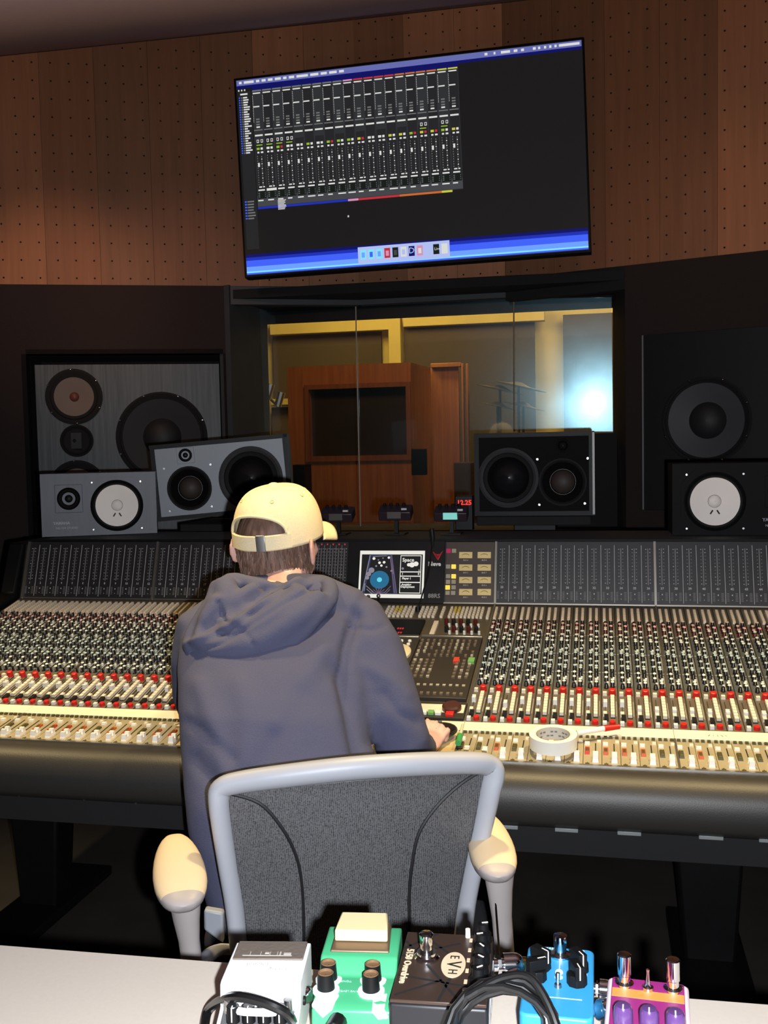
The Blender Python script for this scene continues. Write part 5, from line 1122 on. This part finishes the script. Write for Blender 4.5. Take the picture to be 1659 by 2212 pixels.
# white pedal; origin: centre of far top edge
t = pedal('white_pedal', 592, 2034, .060, 9, 'white stompbox with dark rubber foot plate, leftmost of the pedals')
WPM = mat('pedal_white', (238, 238, 236), .35); y0 = -.129
mb = MB(); prismx(mb, [(0, .004), (0, .058), (-.002, .060), (-.074, .061), (-.078, .059), (-.080, .040), (-.084, .038), (y0+.004, .026), (y0, .022), (y0, .004)], .073, WPM); mb.build('housing', t, bevel=.0025, seg=3)
mb = MB(); mb.hexa([(-.0335, -.037, .0600), (.0335, -.037, .0600), (.0335, -.003, .0595), (-.0335, -.003, .0595), (-.0335, -.037, .0622), (.0335, -.037, .0622), (.0335, -.003, .0622), (-.0335, -.003, .0622)], mat('rubber_brown', (108, 98, 88), .7, bump=.3, scale=200)); o = mb.build('foot_plate', t, bevel=.0008)
PT = mat('pedal_print', (190, 182, 172), .6)
mb = MB(); sl2 = lambda y: .0623
def pl_(x0, x1, ya, yb3): mb.hexa([(x0, ya, sl2(ya)-.0006), (x1, ya, sl2(ya)-.0006), (x1, yb3, sl2(yb3)-.0006), (x0, yb3, sl2(yb3)-.0006), (x0, ya, sl2(ya)+.0003), (x1, ya, sl2(ya)+.0003), (x1, yb3, sl2(yb3)+.0003), (x0, yb3, sl2(yb3)+.0003)], PT)
pl_(-.025, .022, -.0318, -.0312)
for x in (-.018, -.008, .001, .008): pl_(x-.0003, x+.0003, -.0312, -.0245)
pl_(-.004, .0, -.0285, -.0255); pl_(.010, .0115, -.0312, -.0245); pl_(.014, .021, -.0295, -.0262); mb.build('scale_print', o)
FP2 = mat('faint_print', (206, 204, 200), .6)
for tx_, sz, yy in (('Digital', .008, -.046), ('Delay', .008, -.055)):
    text(tx_, sz, FP2, frame(Vector((-.008 if yy > -.05 else .012, yy, .0612)), -X3, Vector((0, -1, 0))), t, 'pedal_lettering')
mb = MB(); mb.hexa([(-.032, y0+.008, .0275), (.032, y0+.008, .0275), (.032, -.086, .0385), (-.032, -.086, .0385), (-.032, y0+.008, .0295), (.032, y0+.008, .0295), (.032, -.086, .0405), (-.032, -.086, .0405)], mat('knob_plate_grey', (120, 122, 124), .3, .5)); mb.build('control_plate', t, bevel=.0006)
for k, x in enumerate((-.021, -.007, .007, .021)):
    z = .037+.000*k; mb = MB(); mb.cone((x, -.098, z), (x, -.098, z+.014), .0062, .0055, 14, BLACK); mb.cone((x, -.098, z+.014), (x, -.098, z+.0146), .0048, .0045, 14, STEEL); mb.bx(x-.0005, x+.0005, -.104, -.099, z+.002, z+.0148, WHITEP); mb.build('knob', t)
for x in (-.027, .027): mb = MB(); mb.cone((x, -.089, .040), (x, -.089, .052), .004, .0035, 12, STEEL); mb.build('thumb_screw', t)
mb = MB(); mb.tube([(-.026, -.094, .046), (-.01, -.102, .048), (.012, -.103, .048), (.027, -.096, .046)], .0035, mat('clear_plastic', (190, 195, 198), .15), 8); mb.build('knob_guard', t)
mb = MB(); mb.cone((.0365, -.062, .036), (.0385, -.062, .036), .004, .004, 12, BLACK); mb.build('power_socket', t)
# green pedal
t = pedal('green_pedal', 790, 1993, .058, 7, 'green stompbox with four black knobs and cream foot pad')
GR = mat('pedal_green', (66, 160, 112), .4); GR2 = mat('cream_pad', (226, 208, 160), .55); w_ = .074; y0 = -.122
mb = MB(); prismx(mb, [(0, .003), (0, .052), (-.003, .055), (-.060, .055), (-.063, .053), (-.074, .041), (y0+.010, .038), (y0+.002, .034), (y0-.002, .003)], w_, GR); mb.build('housing', t, bevel=.003, seg=3)
mb = MB(); mb.hexa([(-.029, -.056, .055), (.029, -.056, .055), (.027, -.004, .055), (-.027, -.004, .055), (-.028, -.055, .0575), (.028, -.055, .0575), (.026, -.006, .062), (-.026, -.006, .062)], mat('plate_brown', (122, 100, 78), .4, .5)); mb.build('treadle', t, bevel=.001)
mb = MB(); mb.hexa([(-.026, -.042, .059), (.026, -.042, .059), (.024, -.006, .062), (-.024, -.006, .062), (-.026, -.041, .070), (.026, -.041, .070), (.023, -.008, .073), (-.023, -.008, .073)], GR2)
mb.build('foot_pad', t, bevel=.0015)
KN = mat('knob_top_amber', (120, 92, 66), .25)
for x, y in ((-.027, -.078), (-.027, -.096), (.015, -.078), (.015, -.096)):
    z = .0385; mb = MB(); T = Matrix.Translation((x, y, z)); mb.lathe([(.0085, 0), (.0082, .003), (.0074, .013), (.0072, .018)], 22, BLACK, T, True); mb.lathe([(.0072, .018), (.0066, .0185), (.0060, .0160), (.0004, .0160)], 22, KN, T); o = mb.build('knob', t)
    mb = MB(); mb.lathe([(.0115, .0), (.0125, .0), (.0125, .0024), (.0104, .003)], 18, mat('masking_white', (232, 244, 244), .6), T, True, True); mb.build('paper_washer', o)
MW = MATS['masking_white']
for pts in (((-.034, -.106), (-.014, -.104), (-.018, -.118), (-.026, -.1245), (-.037, -.116)), ((.018, -.104), (.030, -.100), (.029, -.118), (.033, -.1235), (.024, -.1245), (.018, -.119))):
    mb = MB(); f_ = lambda y: .0395 if y > -.112 else .0395-(-.112-y)*.6
    n_ = len(pts); mb.add([(x, y-(.0008 if y < -.115 else 0), f_(y)-.002) for x, y in pts]+[(x, y-(.001 if y < -.115 else 0), f_(y)+.0006) for x, y in pts], [tuple(range(n_)), tuple(range(n_, 2*n_))]+[(i, (i+1) % n_, n_+(i+1) % n_, n_+i) for i in range(n_)], MW); mb.build('tape_scrap', t)
PG = mat('print_palegreen', (170, 220, 196), .5)
for tx_, x, y in (('TONE', -.010, -.081), ('LEVEL', -.010, -.098), ('DRIVE', .001, -.098), ('', 0, 0)):
    if tx_: text(tx_, .0038, PG, frame(Vector((x, y, .0405)), -X3, -Y3), t, 'pedal_lettering')
# black pedal
t = pedal('black_pedal', 972, 2015, .050, 3.5, 'black stompbox with striped lid, oval emblem and a row of small knobs')
w_, L = .088, .128; BK = mat('pedal_black', (26, 27, 31), .45); LID = mat('lid_brown', (66, 50, 42), .35, .2)
mb = MB(); mb.bx(-w_/2, w_/2, -L, 0, .003, .046, BK); mb.build('housing', t, bevel=.003, seg=3)
mb = MB(); mb.bx(-w_/2+.001, w_/2-.001, -L+.001, -.001, .046, .0495, LID); lid = mb.build('lid', t, bevel=.0008)
mb = MB()
for a_, b_ in (((-.042, -.02), (.02, -.126)), ((-.042, -.085), (.03, -.1)), ((-.03, -.002), (.01, -.05)), ((-.042, -.05), (.012, -.02)), ((.0, -.126), (.012, -.06)), ((-.04, -.12), (-.0, -.09)), ((-.012, -.003), (-.042, -.035))):
    v0 = Vector(a_); v1 = Vector(b_); d_ = (v1-v0).normalized(); n2 = Vector((-d_.y, d_.x))*.0014
    mb.add([(q_.x, q_.y, .0497) for q_ in (v0-n2, v1-n2, v1+n2, v0+n2)], [(0, 1, 2, 3)], BLACKM)
mb.build('stripe', lid)
mb = MB(); T = Matrix.Translation((-.018, -.052, .0495)); mb.lathe([(.0125, 0), (.0125, .002), (.0105, .004), (.0095, .004), (.0095, .007), (.0062, .007), (.0062, .014), (.0068, .015), (.0068, .024), (.0055, .0255), (.0004, .0262)], 24, CHROME, T); mb.build('foot_switch', t)
CRM = mat('emblem_cream', (222, 200, 164), .5)
mb = MB(); mb.lathe([(.0128, 0), (.0128, .0004), (.0001, .0004)], 36, CRM, Matrix.Translation((.0085, -.062, .0497)) @ Matrix.Scale(1.85, 4, Y3) @ Matrix.Scale(.9, 4, X3)); em = mb.build('emblem', t)
RM = frame(Vector((.0085, -.062, .0503)), -Y3, X3)
for c_, dx in (('E', -.0135), ('V', 0.0), ('H', .0135)): text(c_, .0125 if c_ != 'V' else .020, BLACKM, frame(Vector((.0085, -.062-dx, .0503)), -Y3, X3), em, 'emblem_lettering')
text('5150 Overdrive', .0098, CRM, frame(Vector((-.0355, -.068, .0498)), -Y3, X3), t, 'pedal_lettering', bold=.0003)
for k in range(5):
    y = -.012-k*.0215; x = .034; mb = MB(); T = Matrix.Translation((x, y, .0495)); mb.lathe([(.0088, 0), (.0084, .008), (.0058, .009), (.0052, .018), (.0004, .0185)], 16, BLACK, T); a_ = rad((20, 200, -50, -35, 40)[k]); mb.box((x+.002*math.cos(a_), y+.002*math.sin(a_), .0682), (.0062, .0011, .0008), WHITEP, Matrix.Rotation(a_, 3, 'Z')); mb.build('knob', t)
for k in range(6): mb = MB(); mb.bx(.0205, .0235, -.012-k*.0195-.004, -.012-k*.0195+.003, .0495, .0498, CRM); mb.build('knob_legend', lid)
for y, nm in ((-.006, 'lamp'), (-.118, 'lamp')): mb = MB(); mb.cone((.0235 if y < -.1 else .0185, y, .0495), (.0235 if y < -.1 else .0185, y, .058), .0026, .0024, 12, WHITEP); mb.build(nm, t)
mb = MB(); rz_ = random.Random(4)
for k in range(9): y = -.02-k*.0115; mb.hexa([(w_/2+.0001, y-.009, .012+.01*(k % 2)), (w_/2+.0009, y-.009, .012+.01*(k % 2)), (w_/2+.0009, y+.004, .018+.01*(k % 2)), (w_/2+.0001, y+.004, .018+.01*(k % 2)), (w_/2+.0001, y-.009, .020+.01*(k % 2)), (w_/2+.0009, y-.009, .020+.01*(k % 2)), (w_/2+.0009, y+.004, .028+.01*(k % 2)), (w_/2+.0001, y+.004, .028+.01*(k % 2))], mat('silver_streak', (150, 150, 150), .4))
mb.build('side_streak', t)
# blue pedal
t = pedal('blue_pedal', 1212, 2046, .042, 0, 'bright blue stompbox with a chrome foot switch and four black pointer knobs')
w_, L = .064, .125; BL = mat('pedal_blue', (56, 158, 214), .4)
def rounded(w_, L, r, z0, z1, m, mb, n=6):
    pts = []
    for cx2, cy2, a0 in ((w_/2-r, -r, 0), (-w_/2+r, -r, 90), (-w_/2+r, -L+r, 180), (w_/2-r, -L+r, 270)):
        for k in range(n+1): a_ = rad(a0+90*k/n); pts.append((cx2+r*math.cos(a_), cy2+r*math.sin(a_)))
    n_ = len(pts); mb.add([(x, y, z0) for x, y in pts]+[(x, y, z1) for x, y in pts], [tuple(range(n_-1, -1, -1)), tuple(range(n_, 2*n_))]+[(i, (i+1) % n_, n_+(i+1) % n_, n_+i) for i in range(n_)], m)
mb = MB(); rounded(w_, L, .007, .003, .042, BL, mb); mb.build('housing', t, bevel=.002)
mb = MB(); T = Matrix.Translation((0, -.018, .042)); mb.lathe([(.0100, 0), (.0100, .0025), (.0075, .003), (.0058, .0032), (.0058, .010), (.0066, .0115), (.0066, .021), (.0004, .0215)], 26, CHROME, T); mb.build('foot_switch', t)
for x, y, a_ in ((-.017, -.043, -40), (-.020, -.064, 30), (.018, -.043, -60), (.017, -.066, -70)):
    mb = MB(); T = Matrix.Translation((x, y, .042)); mb.lathe([(.0095, 0), (.0092, .008), (.0086, .010), (.0004, .0105)], 8, BLACK, T); R = Matrix.Rotation(rad(a_), 3, 'Z'); mb.box((x, y, .042+.013), (.018, .0085, .013), BLACK, R); v_ = R @ Vector((.005, 0, 0)); mb.box((x+v_.x, y+v_.y, .0618), (.008, .0012, .0006), WHITEP, R); v_ = R @ Vector((.0092, 0, 0)); mb.box((x+v_.x, y+v_.y, .0555), (.0006, .0012, .012), WHITEP, R); mb.build('pointer_knob', t, bevel=.0008)
LB = mat('print_paleblue', (190, 226, 244), .5)
mb = MB(); mb.ell((0, -.050, .0425), (.0038, .0038, .003), glow('lamp_white', (225, 250, 255), 1.2), None, 14, 8); mb.build('lamp', t)
mb = MB(); mb.cone((0, -.075, .042), (0, -.075, .045), .0035, .003, 12, STEEL); mb.cone((0, -.075, .045), (.0, -.074, .055), .0014, .0019, 10, CHROME); mb.build('toggle_switch', t)
mb = MB(); mb.cone((0, -.058, .042), (0, -.058, .0424), .004, .004, 14, LB); mb.bx(-.0005, .0005, -.046, -.028, .042, .0423, LB); mb.bx(-.0245, -.009, -.0205, -.0185, .042, .0423, LB); mb.bx(-.026, -.0245, -.034, -.025, .042, .0423, LB); mb.bx(.0245, .026, -.052, -.030, .042, .0423, LB); mb.bx(-.022, .022, -.094, -.093, .042, .0423, LB); mb.build('panel_marks', t)
mb = MB()
for k, x in enumerate([-.022+.0026*i for i in range(6)]+[.008+.0026*i for i in range(6)]): mb.bx(x, x+.0018, -.0052-(k % 3)*.0004, -.0028, .042, .0423, LB)
mb.build('faint_print', t)
# purple pedal
t = pedal('purple_pedal', 1400, 2116, .042, -3, 'magenta and orange striped stompbox with chrome switches, rightmost of the pedals')
w_, L = .072, .125; WB = mat('pedal_pinkwhite', (236, 214, 216), .4); PU = mat('lid_magenta', (156, 44, 120), .4); OR = mat('stripe_orange', (240, 150, 72), .45)
mb = MB(); rounded(w_, L, .006, .003, .041, WB, mb); mb.build('housing', t, bevel=.002)
mb = MB(); rounded(w_-.008, L-.004, .003, .041, .0425, PU, mb); mb.M = Matrix(); mb.build('lid', t).location = (0, -.003, 0)
mb = MB(); mb.bx(-w_/2+.0045, w_/2-.0045, -.036, -.022, .0424, .0428, OR); mb.build('orange_stripe', t)
for x in (-.021, .022):
    mb = MB(); T = Matrix.Translation((x, -.014, .0425)); mb.lathe([(.0085, 0), (.0085, .002), (.0055, .0025), (.0055, .009), (.0064, .010), (.0064, .028), (.0055, .029), (.0004, .0292)], 22, CHROME, T); mb.build('foot_switch', t)
mb = MB(); mb.lathe([(.0055, 0), (.005, .003), (.003, .0035), (.0022, .006), (.0012, .016), (.0016, .019), (.0003, .020)], 14, CHROME, Matrix.Translation((0, -.019, .0425))); mb.build('toggle_switch', t)
KP = mat('knob_purple', (92, 62, 118), .2, coat=.6)
for x in (-.020, .0015, .023): mb = MB(); T = Matrix.Translation((x, -.080, .0425)); mb.lathe([(.0085, 0), (.0080, .014), (.0062, .017), (.0004, .0175)], 20, KP, T); mb.bx(x-.0006, x+.0006, -.0878, -.080, .0598, .0604, WHITEP); mb.build('knob', t)
for x in (-.028, .029): mb = MB(); mb.cone((x, -.0075, .0425), (x, -.0075, .0435), .0022, .002, 10, STEEL); mb.build('screw', t)
# patch couplers and plugs between the pedals
def coupler(a_, b_, ha, hb, r, label, m1=CHROME):
    p_ = atZ(a_[0], a_[1], TZ+ha); q_ = atZ(b_[0], b_[1], TZ+hb); t = tag(empty('patch_plug', (p_.x, p_.y, p_.z)), label, 'plug', 'silver plugs joining the pedals'); v = q_-p_; L_ = v.length; d_ = v.normalized()
    mb = MB(); mb.cone((0, 0, 0), v*.3, r*.55, r*.55, 12, m1); mb.cone(v*.12, v*.22, r*.8, r*.8, 6, m1); mb.build('jack_nut', t)
    mb = MB(); mb.cone(v*.3, v*.62, r, r, 16, m1); mb.ell(v*.62, (r, r, r), m1, None, 14, 8); mb.build('plug_body', t); mb = MB(); mb.cone(v*.62, v, r*.7, r*.6, 12, mat('gold_contact', (214, 180, 110), .2, 1.0)); mb.build('sleeve', t)
coupler((645, 2152), (672, 2146), .03, .03, .008, 'silver plug between the white and green pedals')
coupler((826, 2064), (862, 2062), .034, .034, .006, 'silver plug between the green and black pedals')
coupler((1066, 2085), (1138, 2082), .032, .032, .011, 'large silver plug between the black and blue pedals, far one')
coupler((1090, 2125), (1142, 2112), .02, .03, .009, 'silver plug between the black and blue pedals, nearer the coiled cable')
coupler((1282, 2135), (1328, 2140), .03, .03, .009, 'silver plug between the blue and magenta pedals, far one')
coupler((1284, 2185), (1330, 2178), .02, .03, .010, 'silver plug between the blue and magenta pedals, near one')
# cables
CAB = mat('cable_black', (20, 20, 21), .28)
def cable(pts, r, label, name='cable', cat='cable', extra=None):
    P_ = [atZ(x, y, TZ+h) for x, y, h in pts]; o = P_[0]; t = tag(empty(name, tuple(o)), label, cat)
    mb = MB(); mb.tube(spline([q_-o for q_ in P_], 8), r, CAB, 10); mb.build('lead', t); return t, P_
gp = bpy.data.objects['green_pedal']; gf = Vector(gp.location)+Matrix.Rotation(rad(7), 3, 'Z') @ Vector((-.012, -.125, .026))
t = tag(empty('power_cable', tuple(gf)), 'black power lead with bent plug on the front of the green pedal', 'cable')
mb = MB(); mb.tube([(0, 0, .001), (-.001, -.012, .001), (.003, -.016, -.006), (.007, -.017, -.020)], [.0085, .0085, .0078, .006], CAB, 12); mb.build('plug', t)
mb = MB(); mb.tube(spline([Vector((.007, -.017, -.020)), Vector((.012, -.022, -.024)), Vector((.03, -.06, -.022)), Vector((.04, -.12, -.022))], 6), .0036, CAB, 10); mb.build('lead', t)
cable(((440, 2230, .006), (452, 2180, .012), (500, 2155, .055), (560, 2162, .062), (620, 2190, .05), (640, 2230, .01)), .0045, 'black lead looping over the front of the white pedal')
co = []
for k in range(64):
    a_ = 2*PI*k/16; rx2 = .036+.0022*math.sin(k*.9)+.0026*(k//16); co.append((a_, rx2, -.006+.0045*((k//16)%2)+.003*math.sin(k*.7)))
cc = atZ(1085, 2232, TZ+.055); t = tag(empty('coiled_cable', tuple(cc), rot=(rad(52), 0, rad(4))), 'coil of glossy black cable in front of the black and blue pedals', 'cable')
mb = MB(); mb.tube([Vector((r_*1.05*math.cos(a_), r_*.95*math.sin(a_), z_)) for a_, r_, z_ in co], .0036, CAB, 10); mb.build('coil', t)
mb = MB(); mb.tube(spline([Vector((.036, -.03, .004)), Vector((.046, .0, .010)), Vector((.026, .040, .008)), Vector((.0, .042, .002)), Vector((-.03, .026, .0))], 6), .0036, CAB, 10); mb.build('cable_end', t)
mb = MB(); mb.tube([Vector((.050, -.035, .0)), Vector((.070, -.015, .006)), Vector((.082, -.004, .008))], [.0055, .006, .0045], CAB, 10); mb.build('plug', t)
